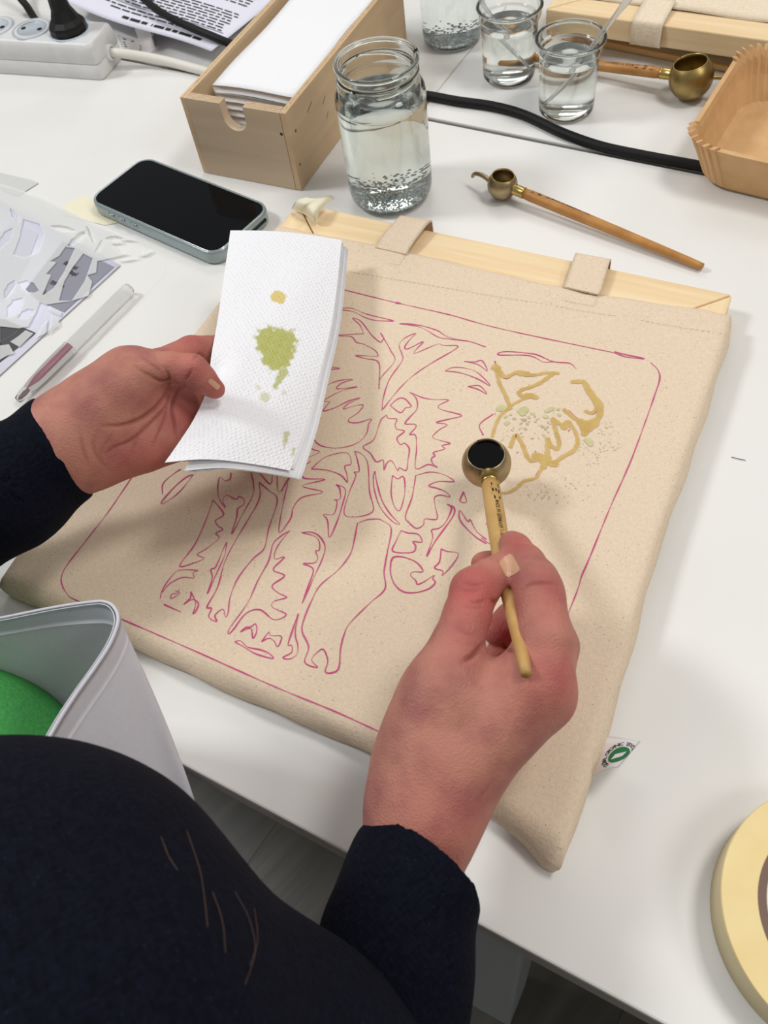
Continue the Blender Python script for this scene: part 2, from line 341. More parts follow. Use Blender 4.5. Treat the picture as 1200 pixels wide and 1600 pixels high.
for k, R in enumerate(rings):                  # the loose gusset corner at the bottom right
    dd = np.exp(-(np.linalg.norm(Lp[:, :2]-B_[-1][:2], axis=1)/.016)**2)[:, None]; R += dd*(crn-np.array([B_[-1][0], B_[-1][1], .002]))*np.array([1, 1, 0])*(.4+.18*k)
V, F = grid(G); F = [tuple(q[::-1]) for q in F]; k0 = len(V); idx = [i*NV+j for i, j in loopi]; n = len(Lp); VV = [V]
prev = idx
for R in rings:
    cur = list(range(k0, k0+n)); k0 += n; VV.append(R)
    F += [(prev[a], cur[a], cur[(a+1) % n], prev[(a+1) % n]) for a in range(n)]; prev = cur
VV.append(np.array([[ctr[0], ctr[1], .0006]])); F += [(prev[a], k0, prev[(a+1) % n]) for a in range(n)]
bag = mk('tote_bag', np.vstack(VV), F, M_canvas, None)
tag(bag, 'natural cotton tote bag with pink elephant outline, stretched over the frame in front', 'bag')
bm = bmesh.new(); bm.from_mesh(bag.data); bmesh.ops.recalc_face_normals(bm, faces=bm.faces); bm.to_mesh(bag.data); bm.free()
# hem stitching (dashes)
st = []
for s_ in np.arange(.004, .345, .0036):
    a = np.array(P1(s_, .0722-.085*s_)); b = np.array(P1(s_+.0022, .0722-.085*(s_+.0022)))
    st.append(tube([(*a, .0209), (*((a+b)/2), .0211), (*b, .0209)], .00016, 4))
def dashes(pts, z):
    for (a0, b0), (a1, b1) in zip(pts, pts[1:]):
        L = math.hypot(a1-a0, b1-b0); m = max(1, int(L/.0026))
        for i in range(m):
            p = P1(a0+(a1-a0)*i/m, b0+(b1-b0)*i/m); q = P1(a0+(a1-a0)*(i+.6)/m, b0+(b1-b0)*(i+.6)/m); st.append(tube([(*p, z), (*q, z)], .0002, 4))
dashes([(.088, .032), (.088, .048), (.113, .048), (.113, .032)], .0213); dashes([(.2335, .032), (.2335, .046), (.259, .044), (.259, .030)], .0213)
V, F = join(st); tag(mk('stitching', V, F, M_thread, bag), kind='stuff')
def strap(u0, u1, v0, skew, parent, P, zt, zb, m, lift=.0):
    prof = [(v0+.006, zt+.0016), (v0, zt+.0014+lift*.5), (v0-.010, zt+.0012+lift), (v0-.020, zt+.0006+lift), (-.003, zt+.0004+lift*.6), (-.0052, zt-.004), (-.0052, zb+.006), (-.004, zb+.002), (.002, zb+.0008)]
    prof = catmull(np.array(prof), 4); G2 = np.zeros((9, len(prof), 3))
    for i, f in enumerate(np.linspace(0, 1, 9)):
        for j, (v, z) in enumerate(prof):
            sk = skew*np.clip((v0-v)/.03, 0, 1); G2[i, j, :2] = P(u0+(u1-u0)*f+sk, v); G2[i, j, 2] = z+lift*.8*(f if lift > 0 else 0)*np.exp(-((v-.004)/.012)**2)
    V, F = sheet(G2[::-1], .0012); return mk('handle', V, F, m, parent)
strap(.0878, .1135, .0300, .003, bag, P1, .0195, .0008, M_canvas, .0025); strap(.2335, .2592, .0275, -.003, bag, P1, .0195, .0008, M_canvas, .0012)

# pen drawing: every polyline was read off in magnified crops of the picture: (x0, y0, scale)
CR_ = {'A': (480, 420, 3.75), 'B': (700, 500, 3.158), 'C': (230, 700, 3.636), 'D': (440, 680, 3.75), 'E': (740, 540, 5.), 'P': (0, 0, 1.)}
DR = '''P 535,452 620,473 700,491 760,508 830,524 960,551 1007,560
P 620,472 626,474 618,474
B 820,155 970,190 880,182 820,160
B 1000,210 1035,245 1045,290 1020,370 985,470 900,700 800,925 700,1170 660,1263 640,1330 560,1530
P 212,736 170,798 130,850 104,884 96,902 98,916 106,929 118,937 187,966 300,1015 430,1073 520,1110 612,1152
A 170,237 240,228 290,240 350,265 500,302 470,305 390,300 330,280 270,250 170,237
A 420,705 425,580 415,545 395,533 340,525 285,507 400,512 415,505 395,475 330,440 290,430 265,400 230,393 140,390 315,380 328,378 310,330 265,288 305,300 335,330 380,390 425,428 440,420 450,405
A 430,375 445,400 490,480 512,540 430,640 420,705
A 1045,457 960,428 840,405 800,385 760,360 680,335 600,322 540,322 640,335 700,360 770,400 840,412 950,425 1045,457
A 438,830 445,760 480,650 555,540 555,500 540,460 545,430 580,400 635,378 600,415 572,455 590,468 680,425 640,470 627,495 680,475 765,440 800,448 880,450 860,475 740,545 640,610 560,680 500,750 445,820
A 920,542 980,545 1025,538 1055,598 1000,560 920,542
A 807,598 850,578 920,580 985,600 1035,640 1072,685 1010,650 950,625 880,605 807,598
A 940,688 1010,685 1052,733 1000,705 940,688
A 60,565 95,570 192,583 95,592 55,600
A 55,640 75,635 125,635 75,660 50,680
A 60,712 140,670 200,652 268,647 200,670 172,700 220,700 295,690 210,712 130,750 100,775 135,778 115,800 97,833 170,810 240,775 312,755 240,790 212,820 270,805 328,797 300,840 245,880 250,898 300,900 375,880 360,910 350,960 310,1010 240,1040 160,1050 80,1035 40,1000 0,950
A 485,800 530,762 570,760 608,800 600,810 575,815 545,842 485,800
A 598,722 630,735 680,755 740,765 828,768 770,800 790,825 905,858 830,880 755,900 820,912 770,945 735,985 780,1005 838,1022 790,1035 805,1055 740,1075 748,1095 728,1110 735,1140 762,1163 710,1145 635,1170 640,1060 635,975 600,970 635,930 630,910 575,908 590,880 640,825 645,780 630,745 598,722
A 465,855 475,875 525,880 515,910 525,938 570,950 530,985 528,1005 548,1030 570,1020 598,1055 590,1120 580,1180 540,1165 530,1182 495,1125 465,1140 450,1178 445,1120 405,1130 370,1080 328,1042 390,1000 430,890 465,855
A 1090,850 1010,912 1032,975
A 25,1172 80,1120 140,1090 235,1078 258,1142 220,1155 232,1200 235,1250 200,1210 120,1180 25,1172
A 278,1068 320,1085 355,1140 365,1300 382,1425 225,1447 240,1330 285,1215 275,1190 305,1185 295,1120 278,1068
A 398,1185 410,1260 440,1360 490,1440 542,1495 500,1480 430,1400 395,1300 388,1220 398,1185
A 500,1210 530,1230 560,1215 572,1250 570,1320 550,1400 535,1417 510,1390 492,1320 495,1250 500,1210
A 635,1210 720,1190 800,1205 860,1245 770,1245 712,1270 760,1285 810,1305 835,1335 780,1325 745,1340 750,1390 760,1465 690,1465 680,1500 640,1520 600,1490 575,1450 610,1350 625,1280 635,1210
D 970,403 1010,425 1000,480 900,620 850,710 885,600 878,555 920,545 960,510 995,430 970,403
A 915,1305 895,1360 932,1365 915,1305
D 1200,610 1140,560 1105,495 1090,505 1045,440 1040,480 1060,520 1130,590 1200,635
A 1020,1575 1060,1605 1120,1640
A 1048,1490 1085,1540
D 445,515 500,495 560,490 590,500 642,545 620,680 600,800 605,900 520,980 400,1100 365,1170 345,1250 335,1360 300,1390 255,1385 270,1320 245,1255 210,1270 175,1315 210,1360 135,1330 158,1240 120,1150 130,1080 170,980 225,880 330,790 400,700 425,620 445,515
D 700,558 740,572 800,580 822,625 770,622 785,650 765,685 652,680 670,620 700,558
D 640,740 660,712 720,715 790,745 828,797 770,800 755,820 785,850 795,873 830,860 893,820 885,840 900,863 860,900 780,922 710,915 660,870 637,800 640,740
D 935,665 970,680 1035,693 1000,760 940,822 945,795 895,777 925,740 935,665
D 320,287 375,320 350,430 320,520 280,598 270,500 245,463 300,465 320,430 325,385 310,378 345,370 340,310 320,287
D 118,570 170,567 220,590 255,650 240,720 190,830 120,985 150,900 185,800 170,770 127,752 190,748 212,720 200,680 222,670 220,620 190,590 118,570
D 135,30 180,80 220,100 100,160 30,270 0,330
C 85,262 90,200 150,145 190,120
C 260,150 220,165 150,225 78,310 120,298 190,240 260,150
C 475,140 470,175 440,185 410,165 400,230 410,290 445,340
C 445,335 430,300 450,268 505,292 520,275 548,290 550,320 515,345 510,390 480,490 540,380 600,270 605,210 590,140
C 375,295 435,375 390,410 400,440 430,462 390,485 408,512 340,570 285,605 323,627 260,655 185,668 270,550 330,420 375,295
C 75,855 85,810 130,740 180,695 285,695 260,710 265,738 200,735 130,770 85,820
C 185,800 170,825 140,830 137,855 185,825 160,810
C 248,815 245,850 208,888 255,860 290,880 280,920 260,940 275,880 248,815
C 95,888 190,930
C 452,535 440,610 400,700 342,828 370,740 362,690 390,675 430,580 452,535
C 635,195 640,280 590,380 500,530 440,650 400,790 340,900 365,910 350,960 395,985 385,950 430,915 445,960 460,930 470,850 515,740 600,630 665,570 690,460 740,295 690,240 635,195
C 630,130 700,205 712,130
C 740,130 740,210 755,248 830,140
C 810,470 760,500 715,545 690,640 630,750 570,880 470,1020 462,1055 490,1030 560,940 640,918 720,975 790,945 712,905 720,870 792,848 740,820 710,780 780,725 715,690 780,620 725,630 730,580 760,530 810,470
C 530,1045 560,1020 590,1015 615,998 622,1040 600,1080 588,1025 530,1045
C 650,1100 690,1045 700,1065 760,1068 755,1105 738,1128 720,1095 690,1080 650,1100
C 497,1100 530,1095 570,1130 640,1145 690,1165 715,1195 620,1170 550,1130 497,1100
C 858,940 830,1020 800,1115 820,1120 820,1160 770,1190 810,1198 850,1170 855,1120 840,1050 858,940
C 800,200 770,330 750,480 815,400 830,340 880,280 1000,250 880,215 1012,178 890,170 885,110 930,75
B 250,160 300,155 410,165 450,175 520,205 600,213 632,240
B 250,160 255,172 380,173 430,185 470,207 520,205
E 165,120 175,150
E 740,505 820,572
E 215,235 260,258 330,210
E 650,660 675,740 672,790
E 480,820 490,835
E 440,880 455,900
E 930,535 965,510
E 740,670 755,650
E 485,1020 505,980
E 335,840 350,830
E 170,525 165,540'''
def ribbon(P, hw, z):
    P = np.asarray(P, float); T = np.gradient(P, axis=0); T /= np.linalg.norm(T, axis=1)[:, None]+1e-12; N = np.stack([-T[:, 1], T[:, 0]], 1)
    hw = np.broadcast_to(hw, (len(P),))[:, None]; a = P+N*hw; b = P-N*hw; V = np.zeros((2*len(P), 3)); V[0::2, :2] = a; V[1::2, :2] = b; V[:, 2] = z
    return V, [(2*i, 2*i+1, 2*i+3, 2*i+2) for i in range(len(P)-1)]
def cpx(tag_, pts): x0, y0, s = CR_[tag_]; return [(x0+x/s, y0+y/s) for x, y in pts]
parts = []
for li, ln in enumerate(DR.split('\n')):
    t_, *ps_ = ln.split(); px = cpx(t_, [tuple(map(float, q.split(','))) for q in ps_])
    Q = catmull(np.array([W(x, y, ZC)[:2] for x, y in px]), 5); seg = np.linalg.norm(np.diff(Q, axis=0), axis=1); keep = np.r_[True, seg > 1e-5]; Q = Q[keep]
    s_ = np.r_[0, np.cumsum(np.linalg.norm(np.diff(Q, axis=0), axis=1))]
    w = (.00030 if t_ != 'A' or li > 28 else .00027)*(1+.35*np.sin(s_*330+li)+.25*np.sin(s_*90+2*li)); parts.append(ribbon(Q, w, ZC+.00003+li*5e-7+4e-7*np.repeat(np.arange(len(Q)), 2)))
V, F = join(parts); tag(mk('pink_pen_outline', V, F, M_pen, bag, False), label='magenta pen outline of a walking elephant inside a round-cornered border')
ST = [('165,165 185,180', 36), ('180,175 190,240 205,300 240,370 270,440 288,490', 17), ('185,170 215,215 245,245 300,225 345,205 420,215', 19), ('345,208 380,220 425,222', 28), ('420,232 500,225 560,212 615,212 660,215', 17),
      ('620,220 585,245 520,290 440,325 375,345 355,372 385,395 440,385', 19), ('410,390 450,390 488,405', 26), ('470,400 400,412 330,445 295,468 265,500', 14), ('275,490 230,525 200,560 170,625 145,710', 14),
      ('775,282 830,280 865,290 900,345 950,410 990,460 985,540 940,620', 24), ('880,340 915,390 945,440 962,490 920,525 875,512', 17), ('708,500 760,545 830,595', 19), ('822,592 850,640 862,692', 22), ('862,692 905,650 960,612', 26), ('835,592 880,605 960,585', 32), ('860,640 890,625 920,610', 40),
      ('288,790 305,740 328,698 355,725 385,780 415,860 450,900 500,890', 19), ('480,860 540,870 580,880', 38), ('575,860 578,790 578,728', 22), ('585,745 610,785 650,810', 19), ('655,805 668,760 650,690 630,620 618,572', 19),
      ('620,570 665,605 715,640', 19), ('705,640 740,600', 32), ('745,600 785,655 810,720 812,770', 15), ('815,765 780,820 700,865 630,915', 19), ('540,900 610,920 640,925', 34), ('560,900 545,950', 26),
      ('545,935 515,985 490,1030 420,1050', 13), ('440,1045 390,1060 340,1110 290,1140', 16), ('300,1135 260,1150 205,1150', 12)]
for i, (ps_, w) in enumerate(ST):
    px = cpx('E', [tuple(map(float, q.split(','))) for q in ps_.split()])
    Q = catmull(np.array([W(x, y, ZC)[:2] for x, y in px]), 8); mp = MPP(*px[0], ZC)/5; n = len(Q)
    T0 = Q[0]-Q[1]; T1 = Q[-1]-Q[-2]; T0 /= np.linalg.norm(T0); T1 /= np.linalg.norm(T1); hw = w*mp*.9
    cap = np.array([math.sin(a) for a in np.linspace(0.1, 1.45, 6)]); off = np.array([math.cos(a) for a in np.linspace(0.1, 1.45, 6)])
    Qf = np.vstack([Q[0]+T0*hw*off[:, None]*.8, Q, (Q[-1]+T1*hw*off[:, None]*.8)[::-1]])
    ww = np.r_[cap, 1+.12*np.sin(np.arange(n)*.9+i)+.08*rng.normal(size=n).cumsum().clip(-1, 1)*.5, cap[::-1]]*hw
    V, F = ribbon(Qf, ww, ZC+.00011+i*1e-6); mk('dye_stroke', V, F, M_ochre, bag, False)
def blob(px, py, r, z, n=24, asp=1.):
    c = W(px, py, ZC); m = MPP(px, py, ZC); a = rng.uniform(0, 6.3); V = [(c[0], c[1], z)]
    for k in range(n):
        t = 2*math.pi*k/n; rr = r*m*(1+.13*math.sin(2*t+a)+.09*math.sin(3*t+2*a)+.02*rng.normal()); V.append((c[0]+rr*math.cos(t)*asp, c[1]+rr*math.sin(t), z))
    return np.array(V), [(0, k+1, (k+1) % n+1) for k in range(n)]
gb = [blob(740+x/5, 540+y/5, r/5, ZC+.00008+i*4e-7) for i, (x, y, r) in enumerate([(220, 492, 38), (395, 500, 34), (380, 525, 30), (355, 510, 14), (605, 495, 24), (575, 510, 20), (460, 530, 16), (565, 555, 20), (260, 607, 20), (318, 570, 14), (250, 555, 14), (290, 540, 10), (660, 497, 14), (670, 540, 14), (900, 745, 26), (910, 770, 22), (880, 735, 18)])]
V, F = join(gb); tag(mk('dye_splash', V, F, M_olive, bag, False), kind='stuff')
sp = []
for i in range(46):
    a, r = rng.uniform(0, 6.28), rng.uniform(.1, 1)**.6; sp.append(blob(740+(470+190*r*math.cos(a))/5, 540+(650+105*r*math.sin(a))/5, rng.uniform(3, 13)/5, ZC+.00007+i*1e-7, 9))
for cx, cy, rx, ry, nn in ((1030, 650, 80, 60, 26), (920, 830, 130, 110, 60), (700, 1120, 260, 110, 70), (480, 1150, 120, 60, 26), (1100, 770, 60, 50, 16), (230, 700, 60, 60, 14)):
    for i in range(nn):
        a, r = rng.uniform(0, 6.28), rng.uniform(0, 1)**.5; sp.append(blob(740+(cx+rx*r*math.cos(a))/5, 540+(cy+ry*r*math.sin(a))/5, rng.uniform(1.5, 6)/5, ZC+.000065+len(sp)*2e-8, 7))
V, F = join(sp); tag(mk('dye_speckle', V, F, M_grey_fleck, bag, False), kind='stuff')
# text helper: mesh of a word, local x right / y up, height 1
def text_mesh(s, bold=False):
    cu = bpy.data.curves.new('t', 'FONT'); cu.body = s; cu.size = 1; cu.resolution_u = 2; cu.offset = .012 if bold else 0
    ob = bpy.data.objects.new('t', cu); COL.objects.link(ob); bpy.context.view_layer.update()
    me = bpy.data.meshes.new_from_object(ob.evaluated_get(bpy.context.evaluated_depsgraph_get()))
    V = np.array([v.co[:] for v in me.vertices]); F = [tuple(p.vertices) for p in me.polygons]
    bpy.data.objects.remove(ob); bpy.data.curves.remove(cu); bpy.data.meshes.remove(me); return V, F
# care label with the organic textile seal
A0, A1, Bq0, Bq1 = W(942, 1150, .010), W(914, 1221, .006), W(1002, 1156, .018), W(966, 1200, .026)
def lab(s, t):                                  # s out of the seam, t along it
    b = (1-s)*((1-t)*A0+t*A1)+s*((1-t)*Bq0+t*Bq1); return b+np.array([0, 0, .010*math.sin(math.pi*s)*(.1+.5*t)-.003*s*(1-t)])
Gl = np.array([[lab(s, t) for t in np.linspace(0, 1, 14)] for s in np.linspace(-.06, 1, 18)])
V, F = sheet(Gl, .0003)
lb = mk('care_label', V, F, M_tagwhite, bag); lb['label'] = 'white woven label curling up, with a green round organic seal'
def on_label(V, up=.0004):
    out = []
    for s, t in V:
        p = lab(s, t); n = np.cross(lab(s+.02, t)-p, lab(s, t+.02)-p); n /= np.linalg.norm(n); n *= np.sign(n[2]); out.append(p+n*up)
    return np.array(out)
cx, cy, rr = .72, .54, .27
kp = [(cx+rr*q*math.cos(a), cy+rr*q*math.sin(a)) for q in (0.001, .5, 1) for a in np.linspace(0, 2*math.pi, 28, endpoint=False)]
kp = [(min(s, .985), t) for s, t in kp]
F = [(i*28+k, i*28+(k+1) % 28, (i+1)*28+(k+1) % 28, (i+1)*28+k) for i in range(2) for k in range(28)]
mk('printed_seal', on_label(kp), F, M_taggreen, lb)
mk('printed_bar', on_label([(cx-.10+a*.26-b*.03, cy+.00-a*.10+b*.17) for a, b in ((0, 0), (1, 0), (1, 1), (0, 1))], .0007), [(0, 1, 2, 3)], M_tagwhite, lb)
tx = []
msg = 'GLOBAL ORGANIC TEXTILE'
for i, ch in enumerate(msg):
    if ch == ' ': continue
    Vt, Ft = text_mesh(ch, True); Vt = Vt[:, :2]-np.array([Vt[:, 0].mean(), 0]); a = math.radians(118+i*10.4)   # starts low on the seam side, runs clockwise over the seal
    rad = np.array([math.cos(a), math.sin(a)]); tan = np.array([-rad[1], rad[0]]); q = np.array([cx, cy])+rad*(rr*1.16)
    sz = .15; P = q+(Vt[:, :1]*tan+Vt[:, 1:2]*rad)*sz; P[:, 0] = np.minimum(P[:, 0], .985); tx.append((on_label(P, .0005), Ft))
V, F = join(tx); mk('printed_lettering', V, F, M_print, lb, False)

# ---------------------------------------------------------------- tjanting tools (wax/dye pens)
def tjanting(label, bowl, rb, up, hdir, L, spout, sr, bm_, wood_m, ink=False, r0=.0044, r1=.0027, textside=None, spts=None, bend=None):
    bowl = np.array(bowl, float); up = np.array(up, float); up /= np.linalg.norm(up); h = np.array(hdir, float); h /= np.linalg.norm(h)
    t = empty('tjanting_tool', (bowl[0], bowl[1], bowl[2]-rb), label, 'tool', None)
    a0 = math.acos(.66); prof = [(rb*math.sin(a), -rb*math.cos(a)) for a in np.linspace(0.01, math.pi-a0*1.0, 20)]
    rim = prof[-1]; prof += [(rim[0]*.965, rim[1]+rb*.02)]+[((rb-.0012)*math.sin(a), -(rb-.0012)*math.cos(a)) for a in np.linspace(math.pi-a0*1.02, .01, 16)]
    V, F = lathe(prof, bowl, up, 40); b = mk('bowl', V, F, bm_, t)
    rim_v, rim_f = tube([bowl+up*rim[1]*1.005+rim[0]*.985*(np.cos(w)*np.cross(up, [1, .2, 0])/np.linalg.norm(np.cross(up, [1, .2, 0]))+np.sin(w)*np.cross(up, np.cross(up, [1, .2, 0]))/np.linalg.norm(np.cross(up, [1, .2, 0]))) for w in np.linspace(0, 2*math.pi, 41)], rb*.03, 6)
    mk('rim', rim_v, rim_f, M_ferrule if not ink else M_brass2, b)
    if ink:
        hh = rb*.53; V, F = lathe([(.0001, hh), (math.sqrt((rb-.0011)**2-hh**2)*.5, hh), (math.sqrt((rb-.0011)**2-hh**2), hh+.0002)], bowl, up, 40); mk('dye_filling', V, F, M_ink, b)['label'] = 'glossy black dye filling the bowl'
    f0 = bowl+h*rb*.93; V, F = lathe([(r0*.98, 0), (r0*1.05, .0006), (r0*1.0, .0012), (r0*1.0, .0085), (r0*1.06, .0092), (r0*.9, .0094)], f0, h, 24); mk('ferrule', V, F, M_ferrule, t)
    s = np.linspace(0, 1, 26); ctr_ = f0+h*.0088+h*(s*L)[:, None]
    if bend is not None: ctr_ = ctr_+np.array(bend)[None]*(np.sin(np.pi*s)**2)[:, None]
    rad = np.interp(s, [0, .04, .25, .55, .95, 1], [r0*.9, r0*1.02, r0*1.02, r0*.9, r1*1.05, r1*.9]); V, F = tube(ctr_, rad, 18)
    hd = mk('handle', V, F, wood_m, t)
    sp_ = catmull(np.array(spts if spts is not None else [bowl+np.array(spout)*rb*.9, bowl+np.array(spout)*(rb+.004), bowl+np.array(spout)*(rb+.009)+np.array([0, 0, -.001]), bowl+np.array(spout)*(rb+.012)+np.array([0, 0, -.005])]), 5)
    V, F = tube(sp_, np.linspace(sr*1.5, sr, len(sp_)), 10); mk('spout', V, F, bm_, t)
    if textside is not None:
        ts = np.array(textside, float); ts -= h*(ts@h); ts /= np.linalg.norm(ts); sd = np.cross(ts, h); tx = []
        def wrap(V2, s0, sz, c0=0):
            o = []
            for x, y in V2:
                dist = s0+x*sz; w = c0+(y-.35)*sz/r0; k = dist/L; cc = np.array([np.interp(k, s, ctr_[:, i]) for i in range(3)]); rr = np.interp(k, s, rad)+.0001; o.append(cc+rr*(math.cos(w)*ts+math.sin(w)*sd))
            return np.array(o)
        for s0, sz in ((.007, .0052),):
            for x0, x1, y0, y1 in ((0, .45, .0, .12), (0, .12, .0, .8), (0, .5, .7, .82), (.6, .75, 0, .8), (.85, 1.0, -.1, .9), (1.1, 1.75, .0, .18), (1.1, 1.7, .35, .5), (1.2, 1.9, .65, .8), (2.0, 2.2, -.1, .9), (2.35, 2.55, .1, .9), (2.6, 3.2, .1, .25), (2.6, 3.1, .6, .75)):
                tx.append((wrap([(x0, y0), (x1, y0), (x1, y1), (x0, y1)], s0, sz), [(0, 1, 2, 3)]))
        Vt, Ft = text_mesh('MADE IN GERMANY 1-101', True); tx.append((wrap(Vt[:, :2], .0245, .0030), Ft))
        V, F = join(tx); mk('printed_lettering', V, F, M_print, hd, False)
    return t
bh = W(760, 724, .048); eh = W(822, 1053, .1125); hd = (eh-bh)/np.linalg.norm(eh-bh); Lh = np.linalg.norm(eh-bh)-.0142*.93-.0088
tjanting('brass tjanting tool held in the right hand, its bowl full of black dye', bh, .0142, (-.03, -.06, 1), hd, Lh, (0, .5, -.8), .0008, M_brass2, M_tool2, True, .0050, .0026, textside=CP-bh+np.array([.12, 0, 0]), spts=[bh+np.array([-.0, .009, -.010]), bh+np.array([0, .013, -.0155]), bh+np.array([-.001, .014, -.021]), bh+np.array([-.001, .012, -.0268])], bend=np.array([-.0012, .0, .002]))
b2 = W(785, 288, .0122); e2_ = W(1098, 417, .004); h2 = (e2_-b2)/np.linalg.norm(e2_-b2)
spx = [W(766, 283, .014), W(757, 276, .0145), W(748, 272, .014), W(741, 272, .012), W(738, 276, .009)]
tjanting('empty small brass tjanting tool lying alone in front of the brown tray', b2, .0121, (.05, -.05, 1), h2, np.linalg.norm(e2_-b2)-.02, (-1, .3, .2), .0014, M_brass2, M_tool, False, .0043, .0028, textside=(.1, .25, 1), spts=spx)
b3 = W(1080, 120, .0185); e3 = W(800, 86, .005); h3 = (e3-b3)/np.linalg.norm(e3-b3)
spx = [W(1110, 121, .020), W(1122, 121, .020), W(1131, 122, .0195), W(1137, 126, .017)]
tjanting('large brass tjanting tool lying behind the small glasses', b3, .0185, (-.20, .10, 1), h3, .15, (1, 0, 0), .0012, M_brass, M_tool, False, .0046, .003, textside=(0, -.3, 1), spts=spx)

# ---------------------------------------------------------------- glassware
def vessel(name, label, c, outer, wall, water_h, glass, wlabel, nb=0, group=None, dip=.004, rimr=.0016):
    """outer: (r,h) outer profile bottom to rim"""
    O = catmull(np.array(outer, float), 5); n = len(O); inner = [(max(r-wall, .0005), h) for r, h in O if h > dip]
    prof = [(.0004, .0015), (O[0][0]*.6, .0012)]+[tuple(x) for x in O]+[(O[-1][0]-wall*.5, O[-1][1]+wall*.35)]+inner[::-1]+[(inner[0][0]*.75, dip*.95), (.0004, dip)]
    V, F = lathe(prof, (c[0], c[1], .0004), n=64); F.append(tuple(range(63, -1, -1))); m = len(prof); F.append(tuple((m-1)*64+k for k in range(64)))
    j = mk(name, V, F, glass, None); tag(j, label, 'jar' if 'jar' in name else 'glass', group)
    wi = [(r+.00025, h) for r, h in inner if h <= water_h]; wi.append((np.interp(water_h, [h for r, h in inner], [r for r, h in inner])+.00025, water_h))
    prof = [(.0004, dip*.9), (wi[0][0]*.75, dip*.86)]+wi+[(wi[-1][0]*.5, water_h-.0003), (.0004, water_h-.0003)]
    V, F = lathe(prof, (c[0], c[1], .0004), n=64); m = len(prof); F.append(tuple(range(63, -1, -1))); F.append(tuple((m-1)*64+k for k in range(64)))
    w = mk('water', V, F, M_water, None); tag(w, wlabel, 'water')
    if nb:
        bb = []; R0 = wi[0][0]*1.0
        ico = bmesh.new(); bmesh.ops.create_icosphere(ico, subdivisions=1, radius=1); iv = np.array([v.co[:] for v in ico.verts]); fi = [tuple(v.index for v in f.verts) for f in ico.faces]; ico.free()
        for i in range(nb):
            a = rng.uniform(0, 6.28); q = rng.uniform(0, 1)**.5; h = dip+rng.uniform(.0, .011)*(q**2)+.0008; rmx = np.interp(h, [x[1] for x in wi], [x[0] for x in wi])-.0014; r = q*min(R0*1.15, rmx)
            bb.append((iv*rng.uniform(.00035, .0009)+np.array([c[0]+r*math.cos(a), c[1]+r*math.sin(a), h]), fi))
        V, F = join(bb); tag(mk('bubbles', V, F, M_bubble, w), kind='stuff')
    return j
JC = W(612, 303, 0); k = .0345
jar = vessel('glass_jar', 'large threaded glass jar of water beside the wooden box', JC, [(.026, .0), (.0315, .0025), (.0340, .008), (.0345, .02), (.0345, .05), (.0345, .078), (.0347, .084), (.0338, .091), (.0305, .0955), (.0300, .099), (.0300, .103), (.0308, .1045), (.0300, .106), (.0299, .110), (.0304, .1125)], .0024, .0845, M_glass2, 'clear water filling the large threaded jar', 900)
thr = []                                         # screw threads
for a0, a1, h0, h1 in ((.3, 2.0, .1005, .104), (2.4, 4.0, .1005, .104), (4.5, 6.1, .1005, .104)):
    w = np.linspace(a0, a1, 20); thr.append(tube([(JC[0]+.0302*math.cos(x), JC[1]+.0302*math.sin(x), h0+(h1-h0)*i/19+.0004) for i, x in enumerate(w)], .0009+.0006*np.sin(np.linspace(0.1, 3.0, 20)), 8))
V, F = join(thr); mk('screw_thread', V, F, M_glass2, jar)
V, F = tube([(JC[0]+.0302*math.cos(x), JC[1]+.0302*math.sin(x), .1128) for x in np.linspace(0, 2*math.pi, 49)], .0017, 8); mk('rim', V, F, M_glass2, jar)
def rim_ring(par, c, r, h, t):
    V, F = tube([(c[0]+r*math.cos(x), c[1]+r*math.sin(x), h) for x in np.linspace(0, 2*math.pi, 49)], t, 8); mk('rim', V, F, M_glass2, par)
c3 = W(884, 172, 0); c2 = W(795, 119, 0); c4 = W(707, 62, 0)
tum = [(.019, 0), (.0225, .002), (.0238, .006), (.0245, .03), (.0252, .048), (.0256, .052), (.0276, .0545), (.0282, .060), (.0284, .0625)]
g_ = vessel('glass_tumbler', 'nearest small glass tumbler of water, a clear pipette standing in it', c3, tum, .0021, .047, M_glass, 'water in the nearest small tumbler'); rim_ring(g_, c3, .0276, .0630, .0017)
g_ = vessel('glass_tumbler', 'middle small glass tumbler of water behind the nearest tumbler', c2, tum, .0021, .047, M_glass, 'water in the middle small tumbler'); rim_ring(g_, c2, .0276, .0630, .0017)
vessel('glass_jar', 'farthest glass jar of water with silvery bubbles, cut by the top edge', c4, [(.022, 0), (.027, .0025), (.0285, .008), (.029, .02), (.029, .06), (.0285, .072), (.0255, .079), (.0252, .088)], .0024, .07, M_glass, 'bubbly water in the farthest jar', 700)
def pipette(pts, label):
    P = catmull(np.array(pts), 6); s = np.linspace(0, 1, len(P)); r = np.interp(s, [0, .15, .62, .70, .82, .95, 1], [.0009, .0016, .0021, .0032, .0056, .0056, .002]); V, F = tube(P, r, 14)
    o = mk('pipette', V, F, M_plasticclear, None); tag(o, label, 'pipette')
dirp = W(1010, -4, .11)-W(936, 58, .064); q0 = W(936, 58, .0665)
c3r = np.array([c3[0], c3[1], .008]); v0 = c3r+np.array([-.014, .004, 0]); dd = (q0-v0)
pipette([v0, v0+dd*.4, v0+dd*.75, q0, q0+dd*.45, q0+dd*.9, q0+dd*1.25], 'clear plastic pipette leaning out of the nearest tumbler to the right')
v0 = np.array([c2[0]+.014, c2[1]-.006, .009]); q0 = np.array([c2[0]-.0225, c2[1]+.010, .0655]); dd = q0-v0
pipette([v0, v0+dd*.5, q0, q0+dd*.5, q0+dd*.9, q0+dd*1.2], 'clear plastic pipette leaning out of the middle tumbler to the left')

